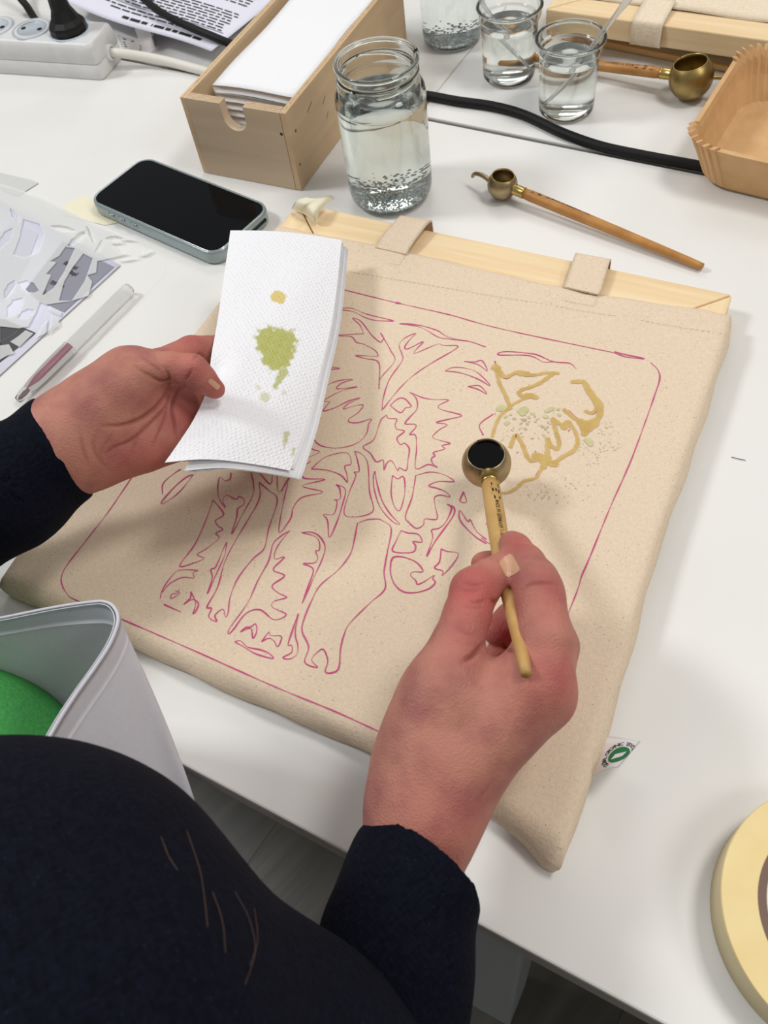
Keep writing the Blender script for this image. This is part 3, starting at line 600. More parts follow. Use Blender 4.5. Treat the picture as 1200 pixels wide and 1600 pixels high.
# ---------------------------------------------------------------- wooden box and paper towels
ab = math.radians(-33); bx = np.array([math.cos(ab), math.sin(ab)]); by = np.array([-bx[1], bx[0]]); bo = W(318, 270, 0)[:2]; BW, BL, BH, T = .0992, .232, .0705, .0085
PB = lambda a, b: tuple(bo+bx*a+by*b)
box = empty('wooden_box', (*(bo+bx*BW/2+by*BL/2), 0), 'open birch plywood box with a notched front, holding paper towels', 'box')
def bquad(a0, a1, b0, b1, z0, z1, m, nm='side_panel'):
    V, F = prism([PB(a0, b0), PB(a1, b0), PB(a1, b1), PB(a0, b1)], z0, z1); return bevel(mk(nm, V, F, m, box, False), .0005)
bquad(T, BW-T, T, BL-T, .001, .006, M_ply, 'bottom_panel')
s1 = bquad(0, T*.62, .0002, BL, .0005, BH, M_ply2); s2 = bquad(BW-T*.62, BW, .0002, BL, .0005, BH, M_ply2); bquad(T*.63, BW-T*.63, BL-T, BL-.0003, .0005, BH, M_ply, 'back_panel')
na, nb_, nr = .0385, .0600, .0105                  # finger notch
pro = [(T*.63, .0005), (BW-T*.63, .0005), (BW-T*.63, BH), (nb_, BH), (nb_, BH-.012)]+[((na+nb_)/2+(nb_-na)/2*math.cos(t), BH-.012-nr*math.sin(t)) for t in np.linspace(0, math.pi, 14)[1:-1]]+[(na, BH-.012), (na, BH), (T*.63, BH)]
n = len(pro); V = [(*PB(a, 0), z) for a, z in pro]+[(*PB(a, T), z) for a, z in pro]
F = [tuple(range(n)), tuple(range(2*n-1, n-1, -1))]+[(i, n+i, n+(i+1) % n, (i+1) % n) for i in range(n)]
fp = mk('front_panel', V, F, M_ply, box, False)
for a0, a1 in ((T*.63, na), (nb_, BW-T*.63)):
    for kx, yy in enumerate((.0016, .0040, .0064)):
        V, F = prism([PB(a0, yy), PB(a1, yy), PB(a1, yy+.0007), PB(a0, yy+.0007)], BH-.0003, BH+.00012); mk('ply_layer', V, F, M_plyedge, fp, False)
for sd, x0 in ((s1, 0), (s2, BW-T*.62)):
    V, F = prism([PB(x0+.0022, 0), PB(x0+.0030, 0), PB(x0+.0030, BL), PB(x0+.0022, BL)], BH-.0003, BH+.00012); mk('ply_layer', V, F, M_plyedge, sd, False)
for a, z in ((BW-.0075, .052),):
    V, F = lathe([(.0001, .0003), (.0013, .0002), (.0013, -.0005)], (*PB(a, 0), z), (-by[0], -by[1], 0), 12); mk('nail_head', V, F, M_print, fp)
for b, z in ((.010, .050), (.006, .022)):
    V, F = lathe([(.0001, .0003), (.0013, .0002), (.0013, -.0005)], (*PB(BW, b), z), (bx[0], bx[1], 0), 12); mk('nail_head', V, F, M_core, s2)
for i, (b, z, l) in enumerate(((.032, .052, .010), (.058, .044, .006), (.06, .03, .005))):
    V, F = prism([PB(BW, b), PB(BW+.0002, b), PB(BW+.0002, b+l), PB(BW, b+l)], z, z+.0008); V[[1, 2, 5, 6], 2] += .0; V[[2, 3, 6, 7], 2] += .004; mk('knot_streak', V, F, M_core, s2, False)
TZ = .0655
for i in range(9):
    z = .0065+i*(TZ-.0065)/9; th_ = (TZ-.0065)/9-.0001; nn = 24; G = np.zeros((10, nn, 3))
    for a in range(10):
        for b in range(nn):
            u, v = a/9, b/(nn-1); xx = .0125+u*(BW-.022)+(.0002*math.sin(i*2.1)); yy = .030+.0003*math.sin(i*1.7)+.0008*math.sin(u*5)+v*(BL-.046)
            G[a, b, :2] = PB(xx, yy); G[a, b, 2] = z+th_+(.0018*math.sin(u*3.1)*math.sin(v*2.5)+.0008*math.sin(v*9+u*3) if i == 8 else 0)
    V, F = sheet(G, th_); o = mk('paper_towel', V, F, M_towel, None)
    if i == 8: tag(o, 'topmost white embossed paper towel of the stack in the wooden box', 'paper towel', 'paper towels in the wooden box')
    else: tag(o, 'white paper towel under the top sheet in the wooden box', 'paper towel', 'paper towels in the wooden box')

# ---------------------------------------------------------------- phone
ph = [W(222, 240, .0125), W(418, 321, .0125), W(345, 403, .0125), W(138, 316, .0125)]
pc = sum(ph)/4; dx = (ph[1]-ph[0])+(ph[2]-ph[3]); dx /= np.linalg.norm(dx); dy = (ph[0]-ph[3])+(ph[1]-ph[2]); dy -= dx*(dy@dx); dy /= np.linalg.norm(dy)
PL, PW_ = np.linalg.norm((ph[1]-ph[0]+ph[2]-ph[3])/2), np.linalg.norm((ph[0]-ph[3]+ph[1]-ph[2])/2)
def rrect(l, w, r, n=8):
    out = []
    for cx_, cy_, a0 in ((l/2-r, w/2-r, 0), (-l/2+r, w/2-r, 90), (-l/2+r, -w/2+r, 180), (l/2-r, -w/2+r, 270)):
        for a in np.linspace(a0, a0+90, n): out.append((cx_+r*math.cos(math.radians(a)), cy_+r*math.sin(math.radians(a))))
    return out
def loft(rings): 
    V = []; n = len(rings[0][0])
    for P, z in rings: V += [(*(pc[:2]+dx[:2]*a+dy[:2]*b), z) for a, b in P]
    F = [tuple(range(n-1, -1, -1))]+[(i*n+k, i*n+(k+1) % n, (i+1)*n+(k+1) % n, (i+1)*n+k) for i in range(len(rings)-1) for k in range(n)]+[tuple((len(rings)-1)*n+k for k in range(n))]
    return np.array(V), F
phone = empty('mobile_phone', (pc[0], pc[1], 0), 'black screened mobile phone in a clear grey case, lying face up', 'phone')
V, F = loft([(rrect(PL-.003, PW_-.003, .012), .0006), (rrect(PL-.0006, PW_-.0006, .0135), .0022), (rrect(PL, PW_, .014), .005), (rrect(PL, PW_, .014), .0105), (rrect(PL-.0012, PW_-.0012, .0135), .0124), (rrect(PL-.0032, PW_-.0032, .0125), .0128), (rrect(PL-.0046, PW_-.0046, .0118), .0123)])
cs = mk('clear_case', V, F, M_case, phone)
V, F = loft([(rrect(PL-.0046, PW_-.0046, .0118), .011), (rrect(PL-.0046, PW_-.0046, .0118), .01245), (rrect(PL-.0058, PW_-.0058, .0114), .01258)]); mk('metal_frame', V, F, M_rimlight, phone)
V, F = loft([(rrect(PL-.0056, PW_-.0056, .0112), .0118), (rrect(PL-.0056, PW_-.0056, .0112), .01272), (rrect(PL-.0064, PW_-.0064, .0109), .01285)]); mk('screen', V, F, M_screen, phone, False)
for a, l in ((-.046, .006), (-.034, .008), (-.019, .008)):
    V, F = tube([pc+dx*(a-l/2)-dy*(PW_/2+.0001)-np.array([0, 0, .0035]), pc+dx*a-dy*(PW_/2+.0006)-np.array([0, 0, .0035]), pc+dx*(a+l/2)-dy*(PW_/2+.0001)-np.array([0, 0, .0035])], .0012, 8); mk('side_button', V, F, M_case, cs)
for b, l in ((.016, .018), (-.010, .010)):
    q = pc+dx*(PL/2-.0002)+dy*b-np.array([0, 0, .0055]); V, F = tube([q-dy*l/2, q-dy*(l/2-.001), q+dy*(l/2-.001), q+dy*l/2], [.0008, .0016, .0016, .0008], 8); mk('port_cutout', V, F, M_plug, cs)

# ---------------------------------------------------------------- power strip, plug, cords, label
as_ = math.radians(-26); sx = np.array([math.cos(as_), math.sin(as_)]); sy = np.array([-sx[1], sx[0]]); so = W(163, 127, 0)[:2]
PS = lambda a, b, z: np.array([*(so+sx*a+sy*b), z]); SD, SH = .048, .036
strip = empty('power_strip', PS(-.15, SD/2, 0), 'white power strip with a black plug in its end socket, upper left corner', 'power strip')
def sloft(rings, m, nm, par):
    V = []; n = None
    for ins, z in rings:
        P = [(-.34+ins, ins), (-ins, ins), (-ins, SD-ins), (-.34+ins, SD-ins)]; R = []
        r = .006
        for i, (a, b) in enumerate(P):
            ca = a+(r if i in (0, 3) else -r); cb = b+(r if i < 2 else -r); a0 = (180, 270, 0, 90)[i]
            for t in np.linspace(a0, a0+90, 5): R.append(PS(ca+r*math.cos(math.radians(t)), cb+r*math.sin(math.radians(t)), z))
        V += R; n = len(R)
    F = [tuple(range(n-1, -1, -1))]+[(i*n+k, i*n+(k+1) % n, (i+1)*n+(k+1) % n, (i+1)*n+k) for i in range(len(rings)-1) for k in range(n)]+[tuple((len(rings)-1)*n+k for k in range(n))]
    return mk(nm, np.array(V), F, m, par)
lo = sloft([(.001, .0003), (.0003, .002), (0, .0152), (.0006, .0157)], M_whplastic, 'lower_shell', strip)
up_ = sloft([(.0006, .0160), (.0001, .0165), (.0008, .030), (.0018, .0342), (.0045, .036)], M_whplastic, 'upper_shell', strip)
for o in (lo, up_): 
    o.data.polygons.foreach_set('use_smooth', [len(p.vertices) < 5 for p in o.data.polygons])
for i in range(4):
    c = PS(-.037-.045*i, SD/2, .036)
    V, F = lathe([(.0205, .0), (.0205, .0008), (.0195, .0012), (.0188, .0006), (.0188, .0003), (.0001, .0003)], c, n=40); sk = mk('socket', V, F, M_shutter, up_); sk.data.polygons.foreach_set('use_smooth', [True]*len(sk.data.polygons))
    if i:
        V, F = lathe([(.0186, .0009), (.0184, .0003), (.0150, .00035), (.0148, .0009)], c, n=40); mk('socket_ring', V, F, M_whplastic, sk)
        for k in (-1, 1):
            V, F = lathe([(.0026, .00065), (.0001, .0006)], c+np.array([*(sx*k*.0095), 0]), n=14); mk('pin_hole', V, F, M_plug, sk)
pc_ = PS(-.037, SD/2, .0366)
plug = empty('power_plug', pc_, 'black round power plug pushed into the white power strip', 'plug')
V, F = lathe([(.0001, 0), (.0175, .0), (.0186, .0015), (.0186, .006), (.0178, .0085), (.014, .0125), (.0098, .022), (.0088, .031), (.0086, .044), (.0098, .046), (.0145, .049), (.0150, .056), (.011, .064), (.0001, .066)], pc_, n=10); mk('plug_body', V, F, M_plug, plug, False)
P = catmull([pc_+np.array([0, .004, .06]), pc_+np.array([-.02, .02, .08]), pc_+np.array([-.06, .06, .06]), pc_+np.array([-.10, .14, .0045])], 8); V, F = tube(P, .0038, 10); mk('plug_cord', V, F, M_plug, plug)
P = catmull([W(8, -40, .03), W(28, -8, .016), W(42, 10, .008), W(60, 36, .0042), W(85, 50, .0042)], 8); V, F = tube(P, .0042, 12); o = mk('extension_cord', V, F, M_rubber, None); tag(o, 'black cord dropping behind the power strip at the top left', 'cord')
V, F = lathe([(.0075, -.002), (.0075, .0035), (.0062, .0045), (.0052, .004), (.0052, .0)], PS(0, .024, .0165), (sx[0], sx[1], 0), 24); mk('cable_bushing', V, F, M_whplastic, strip)
c0 = PS(.001, .024, .0165); P = catmull([c0, c0+np.array([*(sx*.012), -.0003]), W(222, 88, .0125), W(262, 96, .008), W(300, 106, .0055), W(345, 118, .0048), W(400, 134, .0048)], 8); V, F = tube(P, .0045, 14); cb = mk('white_cable', V, F, M_cable, strip)
# curled bar code tag standing on the table behind the cable
def tagp(s, t):
    a = -1.45+s*3.3; c = W(226, 74, 0); R = .010
    ex = np.array([*sx, 0]); ey = np.array([*sy, 0]); base_ = c+ex*(R*math.sin(a+.3)*1.05-.004*(1-s))+ey*(.002-R*math.cos(a+.3)+.004); return base_+np.array([0, 0, .001+t*.017])
A_ = W(194, 82, .001); 
def tagp(s, t):
    # s 0..1: front flap lying left -> bend at right -> back flap running left behind
    K = catmull(np.array([W(192, 76, .0), W(210, 82, .0), W(228, 84, 0), W(243, 80, 0), W(247, 73, 0), W(238, 66, 0), W(216, 61, 0)])[:, :3], 10); i = s*(len(K)-1); i0 = min(int(i), len(K)-2); p = K[i0]*(1-(i-i0))+K[i0+1]*(i-i0)
    return p+np.array([0, 0, 0.0004+t*.0150])
G = np.array([[tagp(s, t) for t in np.linspace(0, 1, 5)] for s in np.linspace(0, 1, 34)]); V, F = sheet(G, .0003); tg = mk('cable_tag', V, F, M_tagwhite, strip); tg['label'] = 'curled white tag with a bar code'
bars = []; s0 = .52
def tagn(s, t, up=.0003):
    p = tagp(s, t); d = tagp(min(s+.01, 1), t)-tagp(max(s-.01, 0), t); n = np.array([d[1], -d[0], 0]); n /= np.linalg.norm(n)+1e-12; return p+n*up
for w in (.012, .006, .018, .006, .010, .022, .008, .006, .020, .01, .006, .016):
    for sg in (1, -1): bars.append(([tagn(s0, .2, .0004*sg), tagn(s0+w, .2, .0004*sg), tagn(s0+w, .95, .0004*sg), tagn(s0, .95, .0004*sg)], [(0, 1, 2, 3)]))
    s0 += w+.012
for t, a, b in ((.75, .06, .22), (.5, .05, .3), (.35, .05, .3), (.2, .05, .28)):
    for sg in (1, -1): bars.append(([tagn(a, t, .0004*sg), tagn(b, t, .0004*sg), tagn(b, t+.07, .0004*sg), tagn(a, t+.07, .0004*sg)], [(0, 1, 2, 3)]))
V, F = join(bars); mk('bar_code', V, F, M_print, tg, False)
P = catmull([W(150, -70, .026), W(205, -20, .0255), W(245, 15, .0255), W(285, 37, .0265), W(330, 56, .0255), W(372, 73, .018), W(420, 88, .008)]+[W(560, 115, .0042), W(640, 136, .0042), W(700, 156, .0042), W(760, 167, .0042), W(820, 187, .0042), W(880, 213, .0042), W(940, 231, .0042), W(1010, 245, .0042), W(1080, 256, .0042), W(1150, 266, .0042), W(1260, 275, .0042)][0:0], 8)
V, F = tube(P, .0040, 12); tag(mk('extension_cord', V, F, M_rubber, None), 'black cord lying across the printed sheet, left of the wooden box', 'cord')
P = catmull([W(650, 148, .0042), W(672, 150, .0042), W(715, 158, .0042), W(770, 166, .0042), W(820, 180, .0042), W(880, 208, .0042), W(940, 229, .0042), W(1010, 244, .0042), W(1080, 257, .0042), W(1150, 270, .0042), W(1260, 290, .0042)], 8)
V, F = tube(P, .0041, 12); tag(mk('extension_cord', V, F, M_rubber, None), 'thick black cord running from behind the jar to the brown tray', 'cord')

# ---------------------------------------------------------------- printed sheets, stencil film, pen
def paper(name, label, corner_px, zf, nx=30, ny=30):
    C = np.array([W(x, y, zf(*uv_)) for (x, y), uv_ in zip(corner_px, ((0, 0), (1, 0), (1, 1), (0, 1)))])    # TL TR BR BL in reading orientation
    def f(u, v): 
        p = (1-u)*(1-v)*C[0]+u*(1-v)*C[1]+u*v*C[2]+(1-u)*v*C[3]; return np.array([p[0], p[1], zf(u, v)])
    G = np.array([[f(u, v) for v in np.linspace(0, 1, ny)] for u in np.linspace(0, 1, nx)])[:, ::-1]
    V, F = sheet(G, .0002); o = mk(name, V, F, M_paper, None); tag(o, label, 'paper'); return o, f
def lines(f, rows, par, up=.0005, mt=None):
    b = []
    for v, u0, u1, h, bold in rows:
        u = u0
        while u < u1:
            w = rng.uniform(.02, .07)*(1.2 if bold else 1); e = min(u+w, u1); b.append(([f(u, v)+[0, 0, up], f(e, v)+[0, 0, up], f(e, v+h)+[0, 0, up], f(u, v+h)+[0, 0, up]], [(0, 3, 2, 1)])); u = e+.012
    V, F = join(b); return mk('printed_lettering', V, F, mt or M_print, par, False)
# far sheet, upside down towards us: its title line is nearest
zf = lambda u, v: .0142-.0135*min(1, (max(v-.12, 0)/.5))**2*1.0+.0016*math.sin(u*7+1)*max(0, 1-v*2) if True else 0
pp, pf = paper('printed_sheet', 'printed text sheet under the black cord at the upper left', [(330, 80), (98, 2), (235, -140), (480, -62)], lambda u, v: max(.0012, .0185*(1-min(1, v/.6))+.0020*math.sin(u*6.5+.6)*(1-min(1, v/.8))+.0016))
rows = [(.045, .10, .42, .022, True), (.045, .45, .62, .022, True), (.105, .08, .75, .010, False), (.135, .10, .9, .010, False)]+[(.18+.026*i, .06+.01*(i % 3), .92, .009, False) for i in range(8)]+[(.46+.03*i, .08, .9, .010, False) for i in range(6)]
lines(pf, rows, pp)
V, F = grid(np.array([[pf(u, v)+[0, 0, .0004] for v in (.165, .172)] for u in np.linspace(.04, .96, 16)])); mk('printed_rule', V, F, M_greyprint, pp)
# left sheet under the stencil
ps2, pf2 = paper('printed_sheet', 'printed sheet with grey panels under the stencil film at the left', [(-60, 282), (188, 414), (-20, 604), (-260, 470)], lambda u, v: .0012, 4, 4)
def patch(px, z, m, par, nm):
    V = [W(x, y, z) for x, y in px]; V = np.array(V); s = sum(V[i][0]*V[(i+1) % len(V)][1]-V[(i+1) % len(V)][0]*V[i][1] for i in range(len(V)))
    return mk(nm, V, [tuple(range(len(V))) if s > 0 else tuple(range(len(V)-1, -1, -1))], m, par, False)
patch([(98, 377), (178, 417), (100, 488), (60, 470), (40, 452)], .0015, M_greyprint, ps2, 'grey_panel')
patch([(-40, 490), (10, 500), (56, 520), (0, 566), (-40, 590)], .0015, M_dkprint, ps2, 'dark_panel')
patch([(20, 345), (60, 365), (40, 420), (5, 470), (-40, 440), (-20, 380)], .00145, mat('pale_grey_panel', srgb(200, 200, 212), .85), ps2, 'grey_panel')
tx = []
for s_, x, y, sz in (('illa muistii', 98, 412, 12), ('ia allaspil', 100, 423, 12), ('tyyjin ann', 78, 441, 12), ('Sulaud', 64, 458, 12), ):
    Vt, Ft = text_mesh(s_, True); a = W(x, y, .0018); ddx = W(x+45, y+22, .0018)-a; ddx /= np.linalg.norm(ddx); ddy = np.array([-ddx[1], ddx[0], 0]); k = sz*MPP(x, y); tx.append((a+Vt[:, :1]*ddx*k*.62+Vt[:, 1:2]*ddy*k, Ft))
V, F = join(tx); mk('printed_lettering', V, F, M_print, ps2, False)
def cut_sheet(outline, holes, z, m, name, th=.0003):
    cu = bpy.data.curves.new('c', 'CURVE'); cu.dimensions = '2D'; cu.fill_mode = 'BOTH'; cu.extrude = th/2
    for P in [outline]+holes:
        P = [W(x, y, z) for x, y in P]; sp = cu.splines.new('POLY'); sp.points.add(len(P)-1); sp.use_cyclic_u = True
        for q, pt in zip(P, sp.points): pt.co = (q[0], q[1], 0, 1)
    ob = bpy.data.objects.new('c', cu); COL.objects.link(ob); bpy.context.view_layer.update()
    me = bpy.data.meshes.new_from_object(ob.evaluated_get(bpy.context.evaluated_depsgraph_get())); V = np.array([v.co[:] for v in me.vertices]); V[:, 2] += z; F = [tuple(p.vertices) for p in me.polygons]
    bpy.data.objects.remove(ob); bpy.data.curves.remove(cu); bpy.data.meshes.remove(me); return mk(name, V, F, m, None, False)
def leaf(cx_, cy_, l, w, ang, n=7, notch=.25):
    out = []; ca, sa = math.cos(math.radians(ang)), math.sin(math.radians(ang))
    for sgn in (1, -1):
        T = np.linspace(0, 1, n) if sgn > 0 else np.linspace(1, 0, n)[1:-1]
        for i, t in enumerate(T):
            x = (t-.5)*l; y = sgn*w/2*math.sin(math.pi*t)**.8*(1-notch*((i+1) % 2)); out.append((cx_+x*ca-y*sa, cy_+x*sa+y*ca))
    return out
holes = [[(104, 383), (117, 388), (100, 425), (84, 450), (66, 462), (75, 440), (80, 430), (72, 428), (88, 410), (78, 408), (92, 400)], [(130, 396), (145, 404), (132, 440), (112, 470), (92, 470), (100, 440), (112, 420)], [(152, 408), (176, 418), (166, 436), (150, 452), (138, 462), (144, 440), (136, 430), (150, 426)],
         [(62, 472), (72, 476), (60, 500), (44, 510), (56, 488)], [(78, 478), (96, 488), (95, 494), (86, 490), (76, 484)], [(0, 510), (30, 513), (22, 522), (0, 534)], [(40, 516), (52, 521), (30, 542), (16, 534), (28, 526)], [(0, 540), (14, 538), (22, 552), (10, 556), (0, 562)],
         [(80, 492), (92, 498), (92, 508), (74, 522), (78, 508)], [(64, 510), (74, 500), (72, 520), (56, 528)], leaf(22, 480, 40, 22, -50), leaf(44, 448, 36, 20, 20), leaf(14, 452, 34, 14, -60), leaf(40, 490, 30, 14, -25),
         [(36, 342), (62, 350), (68, 366), (60, 392), (40, 402), (20, 398), (30, 372)], leaf(22, 336, 26, 9, 60), leaf(120, 372, 44, 10, -40), leaf(98, 356, 40, 8, 10), leaf(190, 385, 46, 16, 30), leaf(178, 372, 30, 8, 0), leaf(228, 395, 24, 9, -20), leaf(200, 405, 34, 5, -8), leaf(140, 366, 30, 6, 70), leaf(8, 372, 40, 16, -55), leaf(154, 384, 26, 4, -60)]
film = cut_sheet([(-60, 268), (60, 306), (150, 350), (215, 376), (262, 404), (255, 430), (215, 470), (160, 530), (70, 632), (-60, 740)], holes, .0024, M_film, 'stencil_film'); tag(film, 'milky plastic stencil film with leaf cut-outs on the printed sheet', 'stencil')
o = cut_sheet([(-60, 246), (0, 270), (48, 281), (60, 286), (28, 306), (18, 303), (-60, 262)], [], .0008, mat('pale_grey_film', srgb(206, 208, 206), .35), 'plastic_scrap'); tag(o, 'pale grey strip of plastic film at the left edge above the sheets', 'film')
o = cut_sheet([(104, 318), (126, 308), (150, 312), (176, 328), (200, 345), (164, 352), (98, 336)], [], .0005, M_cream, 'tape_scrap', .0004); tag(o, 'flat cream strip of masking tape poking out under the phone', 'tape')
# pen
pa, pb = W(27, 626, .0062), W(203, 450, .0062); d = (pb-pa)/np.linalg.norm(pb-pa); LP = np.linalg.norm(pb-pa)
pen = empty('felt_pen', (pa+pb)/2-np.array([0, 0, .006]), 'transparent felt pen with a pink ink refill lying left of the tissue', 'pen')
V, F = lathe([(.0005, 0), (.0026, .0006), (.0036, .006), (.0048, .018), (.0056, .034), (.0058, .056), (.0059, .0575), (.0052, .0575)], pa, d, 24); mk('cap', V, F, M_penclear, pen)
V, F = lathe([(.0030, .012), (.0046, .020), (.0049, .06), (.0051, LP-.012), (.0050, LP-.002), (.0040, LP), (.0001, LP)], pa, d, 24); mk('barrel', V, F, M_penclear, pen)
V, F = lathe([(.0001, .010), (.0012, .016), (.0021, .022), (.0021, .058), (.0018, .0585), (.0001, .059)], pa+np.array([0, 0, .0015]), d, 14); mk('ink_refill', V, F, M_penink, pen)
V, F = lathe([(.0001, .001), (.0012, .003), (.0016, .008), (.0012, .012)], pa, d, 12); mk('pen_tip', V, F, M_core, pen)

# ---------------------------------------------------------------- brown paper tray
ta = math.radians(-40); tx_ = np.array([math.cos(ta), math.sin(ta)]); ty_ = np.array([-tx_[1], tx_[0]]); to = W(1058, 240, .032)[:2]
LT, DT = .24, .150
tray = []
NB = 220
def tray_ring(ins, z, pleat, ph=0.):
    P = []; r = .030-ins*.25
    segs = []; l0, l1, d0, d1 = ins, LT-ins, ins, DT-ins
    for i, (cx_, cy_, a0) in enumerate(((l0+r, d0+r, 180), (l1-r, d0+r, 270), (l1-r, d1-r, 0), (l0+r, d1-r, 90))):
        for k, a in enumerate(np.linspace(a0, a0+90, 37)):
            q = (k % 5)/5.; saw = (q if q < .75 else 3*(1-q))*pleat*math.sin(math.pi*min(max((k+2)/40, .0), 1))**.5
            rr = r+saw-pleat*.3; P.append((cx_+rr*math.cos(math.radians(a)), cy_+rr*math.sin(math.radians(a)), z+saw*.8))
        nxt = [(l1-r, d0+r, 270), (l1-r, d1-r, 0), (l0+r, d1-r, 90), (l0+r, d0+r, 180)][i]
        A = np.array(P[-1][:2]); B = np.array([nxt[0]+(r-pleat*.3)*math.cos(math.radians(nxt[2])), nxt[1]+(r-pleat*.3)*math.sin(math.radians(nxt[2]))])
        for t in np.linspace(0, 1, 14)[1:-1]: q = A*(1-t)+B*t; P.append((q[0], q[1], z))
    return np.array([(*(to+tx_*a+ty_*b), z_) for a, b, z_ in P])
rings = [tray_ring(.016, .0006, 0), tray_ring(.0125, .004, .0012), tray_ring(.0055, .024, .0032), tray_ring(.001, .036, .0052), tray_ring(-.0015, .0405, .0066), tray_ring(.0022, .0410, .0066), tray_ring(.0045, .036, .0050), tray_ring(.0075, .024, .0022), tray_ring(.0145, .005, .0012), tray_ring(.020, .0022, 0), tray_ring(.032, .0020, 0)]
n = len(rings[0]); V = np.vstack(rings); F = [(i*n+k, i*n+(k+1) % n, (i+1)*n+(k+1) % n, (i+1)*n+k) for i in range(len(rings)-1) for k in range(n)]+[tuple((len(rings)-1)*n+k for k in range(n)), tuple(range(n-1, -1, -1))]
o = mk('paper_tray', V, F, M_kraft, None, False); tag(o, 'brown kraft paper baking tray with pleated corners at the right edge', 'tray')

# ---------------------------------------------------------------- second canvas at the upper right
A2 = math.radians(-36.6); of = W(853, 14, .0408); u2 = np.array([math.cos(A2), math.sin(A2)]); v2 = np.array([u2[1], -u2[0]])
of2 = of[:2]-v2*.385
fr2, P2 = frame('stretcher_frame', (*of2, 0), A2, .349, .385, .0218, 'upper pine stretcher frame of the stack at the upper right', .0190)
A3 = math.radians(-39.2); of3 = of2-v2*.040+u2*.012
fr3, P3 = frame('stretcher_frame', (*of3, 0), A2, .349, .385, .0006, 'lower pine stretcher frame under the one at the upper right', .0205)
ba, bb = W(846, 49, .004)[:2], W(1190, 118, .004)[:2]; bd = (bb-ba)/np.linalg.norm(bb-ba); bn = np.array([-bd[1], bd[0]])
V, F = prism([tuple(ba), tuple(bb), tuple(bb+bn*.005), tuple(ba+bn*.005)], .0004, .0060); o = bevel(mk('wooden_batten', V, F, wood('pine_batten', srgb(222, 184, 130), srgb(208, 166, 112), math.atan2(bd[1], bd[0])), None, False), .0008); tag(o, 'thin wooden batten lying in front of the stacked frames at the upper right', 'batten')
def flat_bag(P, u0, u1, v0, v1, z0, z1, label, m):
    nu, nv = 40, 40; G = np.zeros((nu, nv, 3))
    for i in range(nu):
        for j in range(nv):
            u = u0+(u1-u0)*i/(nu-1); v = v0+(v1-v0)*j/(nv-1); e = min(i, nu-1-i, j, nv-1-j)/5.; G[i, j, :2] = P(u, v); G[i, j, 2] = z1-.0006*max(0, 1-e)**2+.0006*math.sin(u*60+v*20)*(j > nv-8)
    V, F = sheet(G[:, ::-1], z1-z0); o = mk('tote_bag', V, F, m, None); tag(o, label, 'bag'); return o
b2g = flat_bag(P2, -.004, .353, -.02, .3595, .0424, .0437, 'pale cotton tote bag on the stacked frames at the upper right', M_canvas2)
def strap2(P, u0, u1, vb, vf, zt, zb, par, m):
    prof = catmull(np.array([(vb, zt+.0045), (vf-.016, zt+.0025), (vf-.002, zt+.0016), (vf+.0016, zt-.002), (vf+.0016, zb+.002), (vf-.004, zb-.0006)]), 4)
    G = np.array([[(*P(u0+(u1-u0)*f, v), z) for v, z in prof] for f in np.linspace(0, 1, 6)]); V, F = sheet(G, .0010); return mk('handle', V, F, m, par)
ush = float((W(1013, 40, .0375)[:2]-of2)@u2); strap2(P2, ush-.0135, ush+.0135, .352, .385, .0408, .0218, b2g, M_canvas2)

# ---------------------------------------------------------------- masking tape roll, tape scrap
tc = W(1340, 1432, .024); RO = float(np.linalg.norm(W(1130, 1432, .024)-tc)); RI = RO-.0168
roll = empty('masking_tape_roll', (tc[0], tc[1], 0), 'wide roll of cream masking tape at the lower right corner', 'tape roll')
V, F = lathe([(RI+.0012, .0005), (RO, .0005), (RO, .0232), (RO-.0004, .024), (RI+.0012, .024)], (tc[0], tc[1], 0), n=120); 
tp = mk('tape_winding', V, F, M_tapepaper, roll, False); tp.data.materials.append(M_tapeside)
for p in tp.data.polygons:
    if abs(p.normal[2]) < .3: p.material_index = 1; p.use_smooth = True
V, F = lathe([(RI-.0022, .0004), (RI+.0013, .0004), (RI+.0013, .0244), (RI-.0022, .0244)], (tc[0], tc[1], 0), n=120, closed=True); mk('cardboard_core', V, F, M_core, roll, False)
V, F = lathe([(RI-.0024, .0008), (RI-.0024, .0235)], (tc[0], tc[1], 0), n=120); mk('core_lining', V[::1], [f[::-1] for f in F], M_foil, roll)
# crumpled tape scrap on the frame corner
K = [[(455, 326, .020), (463, 314, .029), (478, 308, .030)], [(466, 331, .0205), (474, 318, .033), (488, 310, .031)], [(478, 336, .0205), (482, 322, .031), (503, 308, .029)], [(494, 348, .0205), (492, 330, .030), (516, 305, .026)], [(497, 338, .021), (503, 326, .025), (523, 310, .022)]]
G = np.array([[W(*q) for q in r] for r in K]); G2 = np.stack([catmull(G[:, j], 4) for j in range(3)], 1); G3 = np.stack([catmull(G2[i], 4) for i in range(len(G2))], 0)
V, F = sheet(G3, .0005); o = mk('tape_scrap', V, F, M_cream, None); tag(o, 'crumpled cream scrap of masking tape on the frame corner', 'tape')
tag(mk('hair_strand', *tube(catmull([W(1143, 714, .0006), W(1155, 717, .0007), W(1165, 719, .0006)], 5), .0002, 5), M_print, None), 'tiny dark hair lying on the white table at the right', 'hair')

